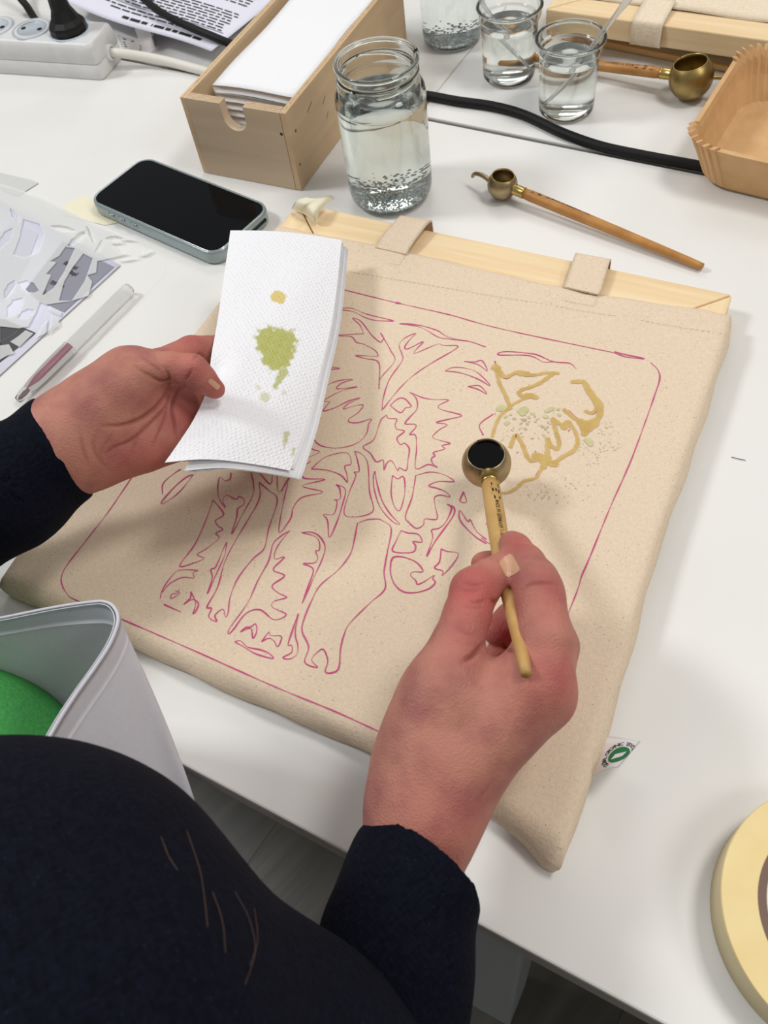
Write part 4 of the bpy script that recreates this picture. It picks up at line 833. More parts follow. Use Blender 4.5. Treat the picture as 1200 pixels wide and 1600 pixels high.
# ---------------------------------------------------------------- signed-distance bodies (hands, jacket)
class Field:
    def __init__(s, lo, hi, h):
        s.lo = np.array(lo, float); s.h = h; s.n = np.ceil((np.array(hi)-s.lo)/h).astype(int)+1; s.F = np.full(s.n, 9., np.float32)
    def new(s):
        g = Field.__new__(Field); g.lo, g.h, g.n = s.lo, s.h, s.n; g.F = np.full(s.n, 9., np.float32); return g
    def block(s, a, b):
        i0 = np.clip(np.floor((a-s.lo)/s.h).astype(int), 0, s.n-1); i1 = np.clip(np.ceil((b-s.lo)/s.h).astype(int)+1, 1, s.n)
        ax = [s.lo[k]+s.h*np.arange(i0[k], i1[k]) for k in range(3)]
        return tuple(slice(i0[k], i1[k]) for k in range(3)), ax[0][:, None, None].astype(np.float32), ax[1][None, :, None].astype(np.float32), ax[2][None, None, :].astype(np.float32)
    def cone(s, a, b, ra, rb, k, flat=None):
        a, b = np.array(a, float), np.array(b, float); R = max(ra, rb)+k+4*s.h; sl, X, Y, Z = s.block(np.minimum(a, b)-R, np.maximum(a, b)+R)
        d = b-a; L = max(float(d@d), 1e-12); t = np.clip(((X-a[0])*d[0]+(Y-a[1])*d[1]+(Z-a[2])*d[2])/L, 0, 1)
        qx, qy, qz = X-a[0]-t*d[0], Y-a[1]-t*d[1], Z-a[2]-t*d[2]
        if flat is not None:
            n, f = flat; q = (qx*n[0]+qy*n[1]+qz*n[2])*(f-1); qx, qy, qz = qx+q*n[0], qy+q*n[1], qz+q*n[2]
        D = np.sqrt(qx*qx+qy*qy+qz*qz)-(ra+t*(rb-ra)); s.smin(sl, D, k)
    def smin(s, sl, D, k):
        A = s.F[sl]
        if k <= 0: s.F[sl] = np.minimum(A, D); return
        h = np.clip(.5+.5*(A-D)/k, 0, 1); s.F[sl] = np.where(A > 5, D, A+(D-A)*h-k*h*(1-h))
    def chain(s, pts, k, flat=None):
        g = s.new()
        for (a, ra), (b, rb) in zip(pts, pts[1:]): g.cone(a, b, ra, rb, .002, flat)
        s.union(g, k)
    def union(s, g, k):
        A, D = s.F, g.F; h = np.clip(.5+.5*(A-D)/k, 0, 1); m = (A < 5) & (D < 5); r = A+(D-A)*h-k*h*(1-h); s.F = np.where(m, r, np.minimum(A, D)).astype(np.float32)
    def cut(s, p, n):                             # keep the side where (x-p).n < 0
        sl, X, Y, Z = s.block(s.lo, s.lo+s.h*s.n); D = (X-p[0])*n[0]+(Y-p[1])*n[1]+(Z-p[2])*n[2]; s.F[sl] = np.maximum(s.F[sl], D)
    def mesh(s, smooth=2):
        F = s.F; S = F < 0; n = F.shape; c = [(i, j, k) for i in (0, 1) for j in (0, 1) for k in (0, 1)]
        cnt = sum(S[i:n[0]-1+i, j:n[1]-1+j, k:n[2]-1+k].astype(np.int8) for i, j, k in c); act = np.argwhere((cnt > 0) & (cnt < 8)); idx = np.full((n[0]-1, n[1]-1, n[2]-1), -1, np.int32); idx[tuple(act.T)] = np.arange(len(act))
        P = np.zeros((len(act), 3)); C = np.zeros(len(act)); vals = {q: F[act[:, 0]+q[0], act[:, 1]+q[1], act[:, 2]+q[2]] for q in c}
        for q in c:
            for ax in range(3):
                if q[ax] == 0:
                    r = list(q); r[ax] = 1; a, b = vals[q], vals[tuple(r)]; m = (a < 0) != (b < 0); t = np.where(m, a/np.where(m, a-b, 1), 0); pt = np.tile(np.array(q, float), (len(act), 1)); pt[:, ax] += t; P[m] += pt[m]; C[m] += 1
        V = s.lo+s.h*(act+P/C[:, None]); Q = []
        for ax in range(3):
            o1_, o2_ = [(1, 2), (2, 0), (0, 1)][ax]; A = np.moveaxis(S, (ax, o1_, o2_), (0, 1, 2)); d = np.argwhere(A[:-1, 1:-1, 1:-1] != A[1:, 1:-1, 1:-1]); I = np.moveaxis(idx, (ax, o1_, o2_), (0, 1, 2))
            i, j, k = d[:, 0], d[:, 1]+1, d[:, 2]+1; q = np.stack([I[i, j-1, k-1], I[i, j, k-1], I[i, j, k], I[i, j-1, k]], 1); ins = A[i, j, k]; q[~ins] = q[~ins][:, ::-1]; Q.append(q)
        Q = np.vstack(Q); Q = Q[(Q >= 0).all(1)]
        E = np.vstack([Q[:, [0, 1]], Q[:, [1, 2]], Q[:, [2, 3]], Q[:, [3, 0]]])
        for _ in range(smooth):
            acc = np.zeros_like(V); cn = np.zeros(len(V)); np.add.at(acc, E[:, 0], V[E[:, 1]]); np.add.at(cn, E[:, 0], 1); np.add.at(acc, E[:, 1], V[E[:, 0]]); np.add.at(cn, E[:, 1], 1); V = .5*V+.5*acc/np.maximum(cn, 1)[:, None]
        return V, Q
def J(px, py, z, r): return (W(px, py, z), r*MPP(px, py, z))
def cast(bvh, px, py):
    h = bvh.ray_cast(Vector(CP), Vector(ray(px, py)).normalized()); return None if h[0] is None else (np.array(h[0]), np.array(h[1]))
def crease(V, N, bvh, paths):
    """press narrow folds into V along paths laid on the surface; returns redness of folds"""
    out = np.zeros(len(V))
    for pts, wid, dep in paths:
        P = catmull(np.array(pts, float), 8); Q = [cast(bvh, x, y) for x, y in P]; Q = np.array([q[0] for q in Q if q is not None])
        if len(Q) < 2: continue
        lo, hi = Q.min(0)-4*wid, Q.max(0)+4*wid; ii = np.where(((V > lo) & (V < hi)).all(1))[0]
        if not len(ii): continue
        X = V[ii]; best = np.full(len(ii), 9.); fade = np.zeros(len(ii)); m = len(Q)-1
        for k in range(m):
            a, d = Q[k], Q[k+1]-Q[k]; L = d@d
            if L > .012**2 or L < 1e-14: continue
            t = np.clip(((X-a)@d)/L, 0, 1); dd = np.linalg.norm(X-a-t[:, None]*d, axis=1); b = dd < best; best[b] = dd[b]; fade[b] = np.sin(np.pi*np.clip((k+t[b])/m, 0.04, .96))**.5
        g = np.exp(-(best/wid)**2)*fade; V[ii] -= N[ii]*(g*dep)[:, None]; out[ii] = np.maximum(out[ii], g*min(1, dep/.0008))
    return out
def vnormals(V, Q):
    n = np.cross(V[Q[:, 2]]-V[Q[:, 0]], V[Q[:, 3]]-V[Q[:, 1]]); N = np.zeros_like(V)
    for k in range(4): np.add.at(N, Q[:, k], n)
    return N/(np.linalg.norm(N, axis=1)[:, None]+1e-12)
# ---- right hand
rh = Field(W(655, 1300, .06)-np.array([.075, .075, .06]), W(800, 960, .07)+np.array([.065, .085, .065]), .0009)
g = rh.new()
FA = [J(600, 1600, .035, 92), J(635, 1420, .056, 80), J(659, 1280, .068, 74)]
for (a, ra), (b, rb) in zip(FA, FA[1:]): g.cone(a, b, ra, rb, .006)
wr = J(662, 1270, .068, 70)
for a, b in ((J(688, 1210, .078, 66), J(836, 1066, .092, 52)), (J(712, 1210, .070, 60), J(846, 1088, .082, 50)), (J(706, 1225, .056, 52), J(838, 1100, .062, 42)), (J(690, 1235, .048, 46), J(806, 1110, .044, 36)),
             (J(655, 1195, .074, 64), J(672, 1140, .084, 62)), (J(672, 1140, .084, 62), J(692, 1078, .093, 56)), (J(690, 1110, .082, 56), J(800, 1082, .086, 46))):
    g.cone(a[0], b[0], a[1], b[1], .012)
for q in (J(688, 1210, .078, 66), J(712, 1210, .070, 60), J(706, 1225, .056, 52), J(655, 1195, .074, 64)): g.cone(wr[0], q[0], wr[1], q[1], .012)
rh.F = g.F
rh.chain([J(692, 1078, .093, 54), J(713, 1010, .099, 41), J(730, 960, .1005, 37), J(741, 925, .100, 36)], .010)
rh.chain([J(740, 922, .100, 35), J(766, 903, .097, 30.5), J(785, 890, .0935, 26.5), J(790, 887, .092, 24.5)], .004)
rh.chain([J(838, 1066, .094, 50), J(851, 1000, .1005, 45), J(843, 925, .103, 37)], .008)
rh.chain([J(843, 930, .103, 36), J(838, 905, .1015, 33), J(822, 880, .097, 29), J(806, 857, .090, 24), J(800, 850, .088, 21)], .004)
rh.chain([J(848, 1092, .080, 44), J(866, 1010, .078, 38), J(842, 935, .072, 34)], .006)
rh.chain([J(842, 935, .072, 32), J(800, 900, .068, 27), J(766, 884, .066, 22.5), J(756, 882, .0655, 20.5)], .003)
rh.chain([J(838, 1102, .062, 40), J(856, 1030, .056, 34), J(838, 970, .050, 32), J(800, 968, .046, 27), J(776, 985, .046, 23)], .003)
rh.chain([J(806, 1112, .046, 34), J(836, 1050, .040, 29), J(820, 1005, .037, 27), J(790, 1010, .035, 24), J(772, 1030, .036, 20)], .003)
rV, rQ = rh.mesh(2)
rN = vnormals(rV, rQ); rB = BVHTree.FromPolygons([tuple(v) for v in rV], [tuple(int(i) for i in q) for q in rQ])
c6 = lambda P: [(560+x/3.076, 800+y/3.076) for x, y in P]
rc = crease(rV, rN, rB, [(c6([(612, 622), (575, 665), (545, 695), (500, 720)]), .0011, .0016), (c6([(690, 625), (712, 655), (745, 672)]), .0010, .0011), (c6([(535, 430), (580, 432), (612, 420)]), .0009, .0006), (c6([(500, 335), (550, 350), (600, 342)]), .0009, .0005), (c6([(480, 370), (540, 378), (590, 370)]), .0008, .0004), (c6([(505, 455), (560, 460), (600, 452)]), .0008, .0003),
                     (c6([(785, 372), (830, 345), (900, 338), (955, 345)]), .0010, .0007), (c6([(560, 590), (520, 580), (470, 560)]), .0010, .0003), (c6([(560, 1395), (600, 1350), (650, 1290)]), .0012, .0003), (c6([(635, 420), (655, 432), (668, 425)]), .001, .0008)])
rd = np.zeros(len(rV))
for px, py, z, r, w in ((740, 925, .110, 62, .75), (735, 950, .11, 40, .55), (862, 1060, .10, 60, .5), (885, 1095, .085, 40, .55), (866, 935, .11, 55, .35), (810, 850, .10, 40, .5), (790, 985, .06, 70, .9), (780, 960, .06, 60, .6), (720, 1000, .11, 40, .35), (690, 1290, .08, 80, .3), (760, 885, .075, 40, .5)):
    c, rr = J(px, py, z, r); rd = np.maximum(rd, w*np.exp(-(np.linalg.norm(rV-c, axis=1)/rr)**2))
# ---- left hand
lh = Field(W(80, 720, .09)-np.array([.105, .085, .07]), W(330, 600, .09)+np.array([.085, .075, .055]), .0009)
g = lh.new(); FA = [J(-160, 842, .082, 80), J(0, 758, .087, 78), J(105, 696, .092, 69)]
for (a, ra), (b, rb) in zip(FA, FA[1:]): g.cone(a, b, ra, rb, .006)
wr = J(110, 694, .092, 67)
for a, b in ((J(150, 655, .098, 62), J(212, 588, .108, 45)), (J(160, 640, .100, 56), J(190, 610, .108, 52)), (J(155, 705, .086, 45), J(212, 690, .084, 44)), (J(212, 690, .084, 44), J(262, 686, .080, 38)), (J(160, 680, .086, 48), J(255, 640, .084, 46)), (J(255, 640, .084, 46), J(290, 610, .078, 40)), (J(200, 600, .098, 42), J(248, 580, .090, 32))):
    g.cone(a[0], b[0], a[1], b[1], .012)
for q in (J(150, 655, .098, 62), J(155, 705, .086, 45), J(160, 680, .086, 48)): g.cone(wr[0], q[0], wr[1], q[1], .012)
lh.F = g.F
lh.chain([J(206, 590, .110, 42), J(238, 575, .116, 27), J(268, 573, .116, 23), J(300, 580, .113, 25)], .007)
lh.chain([J(300, 580, .113, 24.5), J(318, 594, .108, 21.5), J(333, 606, .1025, 15.5), J(338, 609, .101, 13.5)], .004)
lh.chain([J(246, 580, .088, 32), J(300, 552, .078, 27), J(345, 548, .066, 24), J(410, 572, .052, 20), J(440, 590, .046, 17)], .005)
lh.chain([J(275, 620, .074, 38), J(340, 608, .058, 25), J(415, 620, .047, 20), J(445, 630, .043, 17)], .006)
lh.chain([J(276, 660, .072, 36), J(340, 660, .056, 24), J(405, 668, .046, 18), J(430, 675, .043, 15)], .006)
lh.chain([J(262, 688, .074, 32), J(320, 702, .058, 20), J(370, 708, .050, 16), J(390, 712, .047, 14)], .006)
lV, lQ = lh.mesh(2); lN = vnormals(lV, lQ); lB = BVHTree.FromPolygons([tuple(v) for v in lV], [tuple(int(i) for i in q) for q in lQ])
c5 = lambda P: [(x/3.158, 500+y/3.158) for x, y in P]
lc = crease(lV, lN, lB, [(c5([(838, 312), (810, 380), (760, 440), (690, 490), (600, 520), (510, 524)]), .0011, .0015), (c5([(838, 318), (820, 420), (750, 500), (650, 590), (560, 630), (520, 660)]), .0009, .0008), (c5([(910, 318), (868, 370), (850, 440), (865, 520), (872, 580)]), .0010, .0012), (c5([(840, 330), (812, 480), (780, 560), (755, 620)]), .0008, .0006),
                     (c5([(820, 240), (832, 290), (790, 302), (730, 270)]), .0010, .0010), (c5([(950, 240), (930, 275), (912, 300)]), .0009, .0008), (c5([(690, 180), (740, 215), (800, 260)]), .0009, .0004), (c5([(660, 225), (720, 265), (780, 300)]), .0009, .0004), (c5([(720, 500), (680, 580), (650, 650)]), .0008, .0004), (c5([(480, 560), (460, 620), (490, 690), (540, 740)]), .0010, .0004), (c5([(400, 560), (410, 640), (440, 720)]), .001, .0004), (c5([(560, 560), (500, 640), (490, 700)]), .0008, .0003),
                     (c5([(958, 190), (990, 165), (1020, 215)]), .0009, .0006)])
ld = np.zeros(len(lV))
for px, py, z, r, w in ((335, 606, .105, 34, .5), (285, 540, .085, 60, .5), (300, 575, .118, 40, .35), (230, 545, .11, 40, .3), (280, 650, .085, 60, .55), (225, 720, .085, 60, .45), (200, 735, .08, 50, .35)):
    c, rr = J(px, py, z, r); ld = np.maximum(ld, w*np.exp(-(np.linalg.norm(lV-c, axis=1)/rr)**2))

# ---------------------------------------------------------------- the person
def skin_mat():
    m = bpy.data.materials.new('skin'); m.use_nodes = True; N, L = nodes(m); b = N['Principled BSDF']; b.inputs['Roughness'].default_value = .58
    b.inputs['Subsurface Weight'].default_value = .12; b.inputs['Subsurface Radius'].default_value = (.004, .0015, .0008); b.inputs['Specular IOR Level'].default_value = .25
    t = N.new('ShaderNodeTexCoord')
    def nz(s, d=3):
        n = N.new('ShaderNodeTexNoise'); n.inputs['Scale'].default_value = s; n.inputs['Detail'].default_value = d; L.new(t.outputs['Object'], n.inputs['Vector']); return n
    def mix(fac, a, c):
        x = N.new('ShaderNodeMix'); x.data_type = 'RGBA'
        if hasattr(fac, 'links') or hasattr(fac, 'node'): L.new(fac, x.inputs[0])
        if isinstance(a, tuple): x.inputs[6].default_value = a
        else: L.new(a, x.inputs[6])
        x.inputs[7].default_value = c; return x.outputs[2]
    n1 = nz(55, 4); r = N.new('ShaderNodeMapRange'); r.inputs[1].default_value = .4; r.inputs[2].default_value = .68; L.new(n1.outputs['Fac'], r.inputs[0])
    col = mix(r.outputs[0], srgb(184, 126, 109), srgb(160, 101, 94))
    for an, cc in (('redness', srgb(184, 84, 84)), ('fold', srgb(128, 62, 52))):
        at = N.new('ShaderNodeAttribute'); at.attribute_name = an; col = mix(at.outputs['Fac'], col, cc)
    L.new(col, b.inputs['Base Color'])
    v = N.new('ShaderNodeTexVoronoi'); v.inputs['Scale'].default_value = 900; L.new(t.outputs['Object'], v.inputs['Vector']); n2 = nz(260, 4)
    ad = N.new('ShaderNodeMath'); ad.operation = 'ADD'; L.new(v.outputs['Distance'], ad.inputs[0]); L.new(n2.outputs['Fac'], ad.inputs[1])
    u = N.new('ShaderNodeBump'); u.inputs['Strength'].default_value = .35; u.inputs['Distance'].default_value = .0006; L.new(ad.outputs[0], u.inputs['Height']); L.new(u.outputs[0], b.inputs['Normal']); return m
M_skin = skin_mat()
# coarse core of arms and trunk inside the clothes: shoulders, elbows, forearms
SR, SL = W(3, 1531, .15), np.array([-.47, .20, .13])
ELR, ELL = W(470, 1760, .02), np.array([-.47, .28, .05])
mid = (SR+SL)/2; back = np.array([-.56, -.83, 0])
core = Field(np.array([-.62, -.30, -.46]), np.array([.05, .42, .26]), .006)
for a, b, ra, rb in ((SR, ELR, .040, .034), (ELR, J(600, 1600, .035, 92)[0], .030, .0235), (SL, ELL, .040, .034), (ELL, J(-160, 842, .082, 80)[0], .030, .025), (SR+back*.02, SL+back*.02, .045, .045), (mid+back*.03, mid+back*.06+np.array([0, 0, -.45]), .095, .10)):
    core.cone(a, b, ra, rb, .03)
kV, kQ = core.mesh(1)
person = empty('person', (*(mid+back*.1)[:2], -.74), 'person in a dark navy jacket and white apron holding a tissue and a dye tool', 'person')
nV = np.vstack([rV, lV, kV]); nQ = np.vstack([rQ, lQ+len(rV), kQ+len(rV)+len(lV)])
body = mk('body', nV, nQ, M_skin, person, attrs={'redness': np.r_[rd, ld, np.zeros(len(kV))], 'fold': np.r_[rc, lc, np.zeros(len(kV))].clip(0, 1)*.75})
def nail(bvh, c, ax, l, w, lift, nm='fingernail'):
    """curved nail laid on the finger at pixel c; ax = pixel direction to the tip"""
    ax = np.array(ax, float); ax /= np.linalg.norm(ax); sd = np.array([-ax[1], ax[0]]); G = []
    for i in np.linspace(-1, 1, 11):
        row = []
        for j in np.linspace(-1, 1, 11):
            ww = w/2*(1-.10*max(0, -i))*(1 if abs(i) < .7 else math.sqrt(max(0, 1-((abs(i)-.7)/.34)**2))*.6+.4); p = np.array(c)+ax*i*l/2+sd*j*ww; h = cast(bvh, *p)
            if h is None: return None
            row.append(h[0]+h[1]*(lift*(1-.35*j*j)))
        G.append(row)
    G = np.array(G)
    for _ in range(3): G[1:-1, 1:-1] = (G[:-2, 1:-1]+G[2:, 1:-1]+G[1:-1, :-2]+G[1:-1, 2:])/4
    V, F = sheet(G[:, ::-1] if np.cross(G[1, 5]-G[0, 5], G[0, 6]-G[0, 5])@(CP-G[0, 5]) < 0 else G, .0005); return mk(nm, V, F, M_nail, body)
nail(rB, (796, 884), (.85, -.5), 28, 32, .0003); nail(lB, (334, 600), (.75, .65), 20, 9, .0004)

jk = Field(np.array([-.66, -.32, -.34]), np.array([.10, .44, .28]), .0042)
# shoulder, upper arm
g = jk.new()
g.cone(*[J(3, 1531, .15, 369)[0], J(60, 1700, .15, 369)[0]], J(3, 1531, .15, 366)[1], J(3, 1531, .15, 380)[1], .01)
a, b = J(110, 1590, .14, 300), J(420, 1690, .09, 195); g.cone(a[0], b[0], a[1], b[1], .03)
a2 = J(560, 1760, .05, 170); g.cone(b[0], a2[0], b[1], a2[1], .03)
g.cone(SR+back*.03, SL+back*.03, .075, .07, .04); g.cone(mid+back*.05, mid+back*.08+np.array([0, 0, -.33]), .12, .13, .05)
g.cone(SL, ELL, .056, .050, .03)
jk.F = g.F
def sleeve(pts, cut_p, cut_n, nm, par, h=.0017, t=.0016):
    P = np.array([p[0] for p in pts]); f = Field(P.min(0)-.075, P.max(0)+.075, h)
    for (a, ra), (b, rb) in zip(pts, pts[1:]): f.cone(a, b, ra, rb, .008)
    sl, X, Y, Z = f.block(f.lo, f.lo+f.h*f.n)                    # soft cloth folds
    f.F += (.0011*np.sin(X*95+Y*60+Z*60)+.0005*np.sin(Y*120-Z*90+X*50)).astype(np.float32)
    inner = f.F+t*1.9; f.F = np.maximum(f.F, -inner); f.cut(cut_p, cut_n); V, Q = f.mesh(3); return mk(nm, V, Q, M_navy, par)
jacket_V, jacket_Q = None, None
tR = W(767, 1425, .07)-W(560, 1290, .07); cR = W(664, 1350, .07); nR = np.array([-tR[1], tR[0], -.25*np.linalg.norm(tR)]); nR /= np.linalg.norm(nR)
tL = W(140, 769, .09)-W(66, 628, .09); cL = W(103, 699, .09); dL = np.array([-tL[1], tL[0], 0.0]); dL /= np.linalg.norm(dL)
jV, jQ = jk.mesh(3)
jacket = mk('jacket', jV, jQ, M_navy, person); jacket['label'] = 'dark navy wool jacket'
sleeve([J(560, 1790, .03, 150), J(597, 1600, .045, 124), J(618, 1480, .056, 118), J(652, 1370, .064, 106), J(690, 1240, .066, 98)], cR, nR, 'sleeve', jacket)
sleeve([(ELL, .048), J(-240, 880, .075, 122), J(0, 766, .086, 100), J(100, 702, .090, 80), J(190, 655, .094, 76)], cL, dL, 'sleeve', jacket)
hairs = [([(250, 1310), (262, 1340), (276, 1362)], .0), ([(290, 1300), (310, 1360), (318, 1410), (322, 1450)], 0), ([(365, 1395), (388, 1440), (396, 1490), (380, 1540)], 0), ([(395, 1420), (400, 1470), (388, 1510)], 0), ([(330, 1395), (345, 1440), (350, 1490)], 0)]
jB = BVHTree.FromPolygons([tuple(v) for v in jV], [tuple(int(i) for i in q) for q in jQ])
for pts, _ in hairs:
    Q = [cast(jB, *p) for p in catmull(np.array(pts, float), 5)]; Q = [q[0]+q[1]*.0006 for q in Q if q is not None]
    if len(Q) > 3: V, F = tube(Q, .00007, 4); mk('loose_hair', V, F, M_hair, jacket)
# green T-shirt front
ts = Field(np.array([-.52, -.12, -.34]), np.array([-.06, .36, .16]), .004)
gc = W(-92, 1252, .035); ts.cone(gc, gc+np.array([-.06, -.06, -.22]), 190*MPP(-120, 1270, .035)+.006, .075, .02); ts.cone(gc+np.array([0, 0, -.012]), gc+np.array([-.14, .055, -.02]), .060, .056, .03); ts.cone(gc+np.array([-.14, .055, -.02]), gc+np.array([-.18, -.01, -.22]), .056, .075, .03); tV, tQ = ts.mesh(3)
sh = mk('shirt', tV, tQ, M_green, person); sh['label'] = 'green jersey top'
# apron bib: a stiff white sheet that stands away from the chest and folds round a corner
Hh = catmull([W(-140, 985, .085), W(-60, 975, .095), W(0, 966, .104), W(80, 950, .113), W(140, 941, .119), W(166, 941, .121), W(180, 952, .122), W(184, 972, .123), W(172, 1005, .125), W(150, 1040, .128), W(118, 1085, .132), W(92, 1125, .136), W(66, 1170, .140), W(30, 1225, .145)], 5)
Lw = catmull([W(-140, 1200, -.05), W(-60, 1210, -.06), W(10, 1230, -.07), W(120, 1250, -.075), W(230, 1290, -.075), W(300, 1330, -.075), W(336, 1372, -.075), W(346, 1412, -.07), W(330, 1450, -.09), W(290, 1480, -.06), W(240, 1500, -.03), W(190, 1510, .0), W(140, 1520, .03), W(90, 1530, .06)], 5)
nT = 30; G = np.zeros((len(Hh), nT, 3))
for j in range(nT):
    t = j/(nT-1); G[:, j] = Hh*(1-t)+Lw*t+np.array([.006, .004, 0])*math.sin(math.pi*t)*.6
V, F = sheet(G, .0006); ap = mk('apron', V, F, M_white, person); ap['label'] = 'white cotton apron bib with a stitched hem'
d = np.linalg.norm(G[:, -1]-G[:, 0], axis=1)[:, None, None]
tt = np.linspace(0, .0125, 5)[None, :, None]/d; Gh = G[:, :1]*(1-tt)+G[:, -1:]*tt
ctr_ = G[:, 0].mean(0); nrm = np.cross(np.gradient(G[:, 0], axis=0), G[:, -1]-G[:, 0]); nrm /= np.linalg.norm(nrm, axis=1)[:, None]
for sg in (1, -1):
    Gs = Gh+nrm[:, None]*sg*.0009-(nrm[:, None]*.0003 if sg < 0 else 0); V, F = sheet(Gs, .0005); mk('hem', V, F, M_white, ap)
V, F = tube(G[:, 0]+np.array([0, 0, .0001]), .0007, 8); mk('hem_edge', V, F, M_white, ap)

# ---------------------------------------------------------------- folded tissue held in the left hand
Le = catmull([W(360, 360, .066), W(352, 420, .071), W(340, 500, .079), W(328, 565, .086), W(321, 615, .091), W(303, 655, .0945), W(280, 690, .097), W(257, 722, .098)], 20)
Re = catmull([W(534, 375, .046), W(527, 440, .049), W(517, 510, .052), W(498, 590, .058), W(483, 650, .062), W(468, 695, .065), W(453, 736, .068)], 24)
def resamp(P, n):
    d = np.r_[0, np.cumsum(np.linalg.norm(np.diff(P, axis=0), axis=1))]; s = np.linspace(0, d[-1], n); return np.stack([np.interp(s, d, P[:, i]) for i in range(3)], 1)
NT, NA = 230, 120; Le, Re = resamp(Le, NT), resamp(Re, NT); su = np.linspace(0, 1, NA)[:, None, None]
G = Le[None]*(1-su)+Re[None]*su; vt = np.linspace(0, 1, NT)[None, :]; su2 = su[..., 0]
G[..., 2] += .0055*np.sin(np.pi*su2)*(.5+.5*vt)+.0012*np.sin(su2*9+vt*5)*np.sin(vt*7)*.5-.004*np.exp(-((su2-.10)/.10)**2-((vt-.66)/.05)**2)
dn = np.array([.0, 0, -1.])
tissue = empty('folded_tissue', G.mean((0, 1)), 'white folded paper tissue with olive stains held in the left hand', 'tissue')
px_ = np.zeros((NA, NT, 2)); D = G-CP; zc_ = D@CF; px_[..., 0] = 600+FPX*(D@CR)/zc_; px_[..., 1] = 800-FPX*(D@CU)/zc_
def tmat():
    m = bpy.data.materials.new('embossed_tissue'); m.use_nodes = True; N, L = nodes(m); b = N['Principled BSDF']; b.inputs['Roughness'].default_value = .95; b.inputs['Specular IOR Level'].default_value = .1
    a1 = N.new('ShaderNodeAttribute'); a1.attribute_name = 'olive'; a2 = N.new('ShaderNodeAttribute'); a2.attribute_name = 'ochre'
    x = N.new('ShaderNodeMix'); x.data_type = 'RGBA'; x.inputs[6].default_value = srgb(238, 238, 242); x.inputs[7].default_value = srgb(168, 170, 44); L.new(a1.outputs['Fac'], x.inputs[0])
    y = N.new('ShaderNodeMix'); y.data_type = 'RGBA'; y.inputs[7].default_value = srgb(214, 190, 92); L.new(a2.outputs['Fac'], y.inputs[0]); L.new(x.outputs[2], y.inputs[6]); L.new(y.outputs[2], b.inputs['Base Color'])
    uv = N.new('ShaderNodeTexCoord'); mp = N.new('ShaderNodeMapping'); mp.inputs['Scale'].default_value = (30, 72, 1); mp.inputs['Rotation'].default_value = (0, 0, .6); L.new(uv.outputs['UV'], mp.inputs[0])
    v = N.new('ShaderNodeTexVoronoi'); v.inputs['Scale'].default_value = 1; v.inputs['Randomness'].default_value = .3; L.new(mp.outputs[0], v.inputs['Vector'])
    n = N.new('ShaderNodeTexNoise'); n.inputs['Scale'].default_value = 60; L.new(uv.outputs['Object'], n.inputs['Vector'])
    s = N.new('ShaderNodeMapRange'); s.inputs[1].default_value = .12; s.inputs[2].default_value = .42; s.inputs[3].default_value = 1; s.inputs[4].default_value = 0; L.new(v.outputs['Distance'], s.inputs[0])
    ad = N.new('ShaderNodeMath'); ad.operation = 'ADD'; L.new(s.outputs[0], ad.inputs[0]); L.new(n.outputs['Fac'], ad.inputs[1])
    u = N.new('ShaderNodeBump'); u.inputs['Strength'].default_value = .55; u.inputs['Distance'].default_value = .0005; L.new(ad.outputs[0], u.inputs['Height']); L.new(u.outputs[0], b.inputs['Normal']); return m
M_tissue = tmat()
nz2 = sum(np.sin(px_[..., 0]*fx+px_[..., 1]*fy+ph)*am for fx, fy, ph, am in ((.31, .17, 1, 2.2), (-.22, .41, 2, 2), (.63, -.35, .4, 1.2), (.15, .7, 3, 1.2), (.9, .8, 1, .8)))
def seg(ax, ay, bx_, by_, ra, rb):
    dx_, dy_ = bx_-ax, by_-ay; t = np.clip(((px_[..., 0]-ax)*dx_+(px_[..., 1]-ay)*dy_)/(dx_*dx_+dy_*dy_+1e-9), 0, 1); return np.hypot(px_[..., 0]-ax-t*dx_, px_[..., 1]-ay-t*dy_)-(ra+t*(rb-ra))
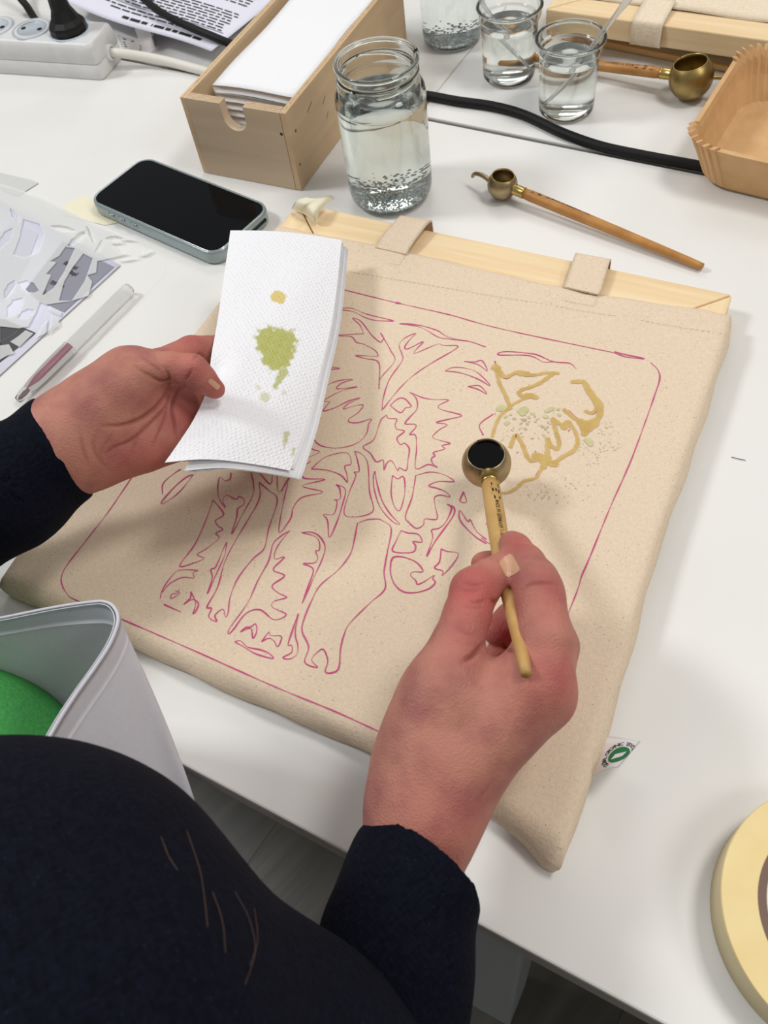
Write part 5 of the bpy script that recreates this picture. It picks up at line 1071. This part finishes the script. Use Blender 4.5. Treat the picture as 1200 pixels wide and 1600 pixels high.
ol = np.minimum.reduce([seg(418, 530, 446, 532, 19, 18), seg(430, 540, 432, 558, 28, 22), seg(440, 548, 430, 566, 20, 14)])+nz2*.9
f1 = np.clip(-ol/6+.5, 0, 1)*(.84+.008*nz2)
f1 = np.maximum(f1, np.clip(-(seg(442, 582, 430, 604, 9, 3)+nz2*.7)/4+.5, 0, 1)*.72)
for a in ((413, 620, 414, 621, 7, 7, .45), (402, 604, 403, 605, 4, 4, .3), (443, 613, 443, 614, 3, 3, .35), (447, 678, 446, 690, 4.5, 3, .6), (446, 690, 444, 702, 2.5, 1, .5), (459, 702, 458, 710, 2.5, 2, .5)):
    f1 = np.maximum(f1, np.clip(-(seg(*a[:6])+nz2*.35)/3+.5, 0, 1)*a[6])
f2 = np.clip(-(seg(433, 464, 437, 465, 9.5, 9)+nz2*.35)/2.5+.5, 0, 1)*.85
uvs = np.stack(np.broadcast_arrays(su2, vt), -1).reshape(-1, 2)
V, F = grid(G[:, ::1]); 
top = mk('tissue_layer', V, F[:, ::-1] if np.cross(G[1, 0]-G[0, 0], G[0, 1]-G[0, 0])[2] < 0 else F, M_tissue, tissue, attrs={'olive': f1.ravel(), 'ochre': f2.ravel()}, uv=uvs); top['label'] = 'top tissue ply with olive and yellow dye stains'
dxp = (W(540, 500, .05)-W(530, 500, .05))/10        # metres per pixel to the right
dyp = (W(460, 740, .067)-W(460, 730, .067))/10
Gc = G[::4, ::5]
for i, (sx_, sy_, dz) in enumerate(((3, 0, -.0016), (6, 1, -.0030), (8, 11, -.0056), (11, 10, -.0072), (13, 7, -.0088))):
    w = np.linspace(0, 1, Gc.shape[1])[None, :, None]; uu_ = np.linspace(0, 1, Gc.shape[0])[:, None, None]
    H = Gc+dxp*sx_*(.15+.85*uu_+ (1.8*(1-uu_)*(w > .9)*(i > 1)))+dyp*sy_*w**8*np.ones_like(uu_)+np.array([0, 0, dz])
    V, F = sheet(H if np.cross(H[1, 0]-H[0, 0], H[0, 1]-H[0, 0])[2] > 0 else H[::-1], .0005); mk('tissue_layer', V, F, M_towel, tissue)
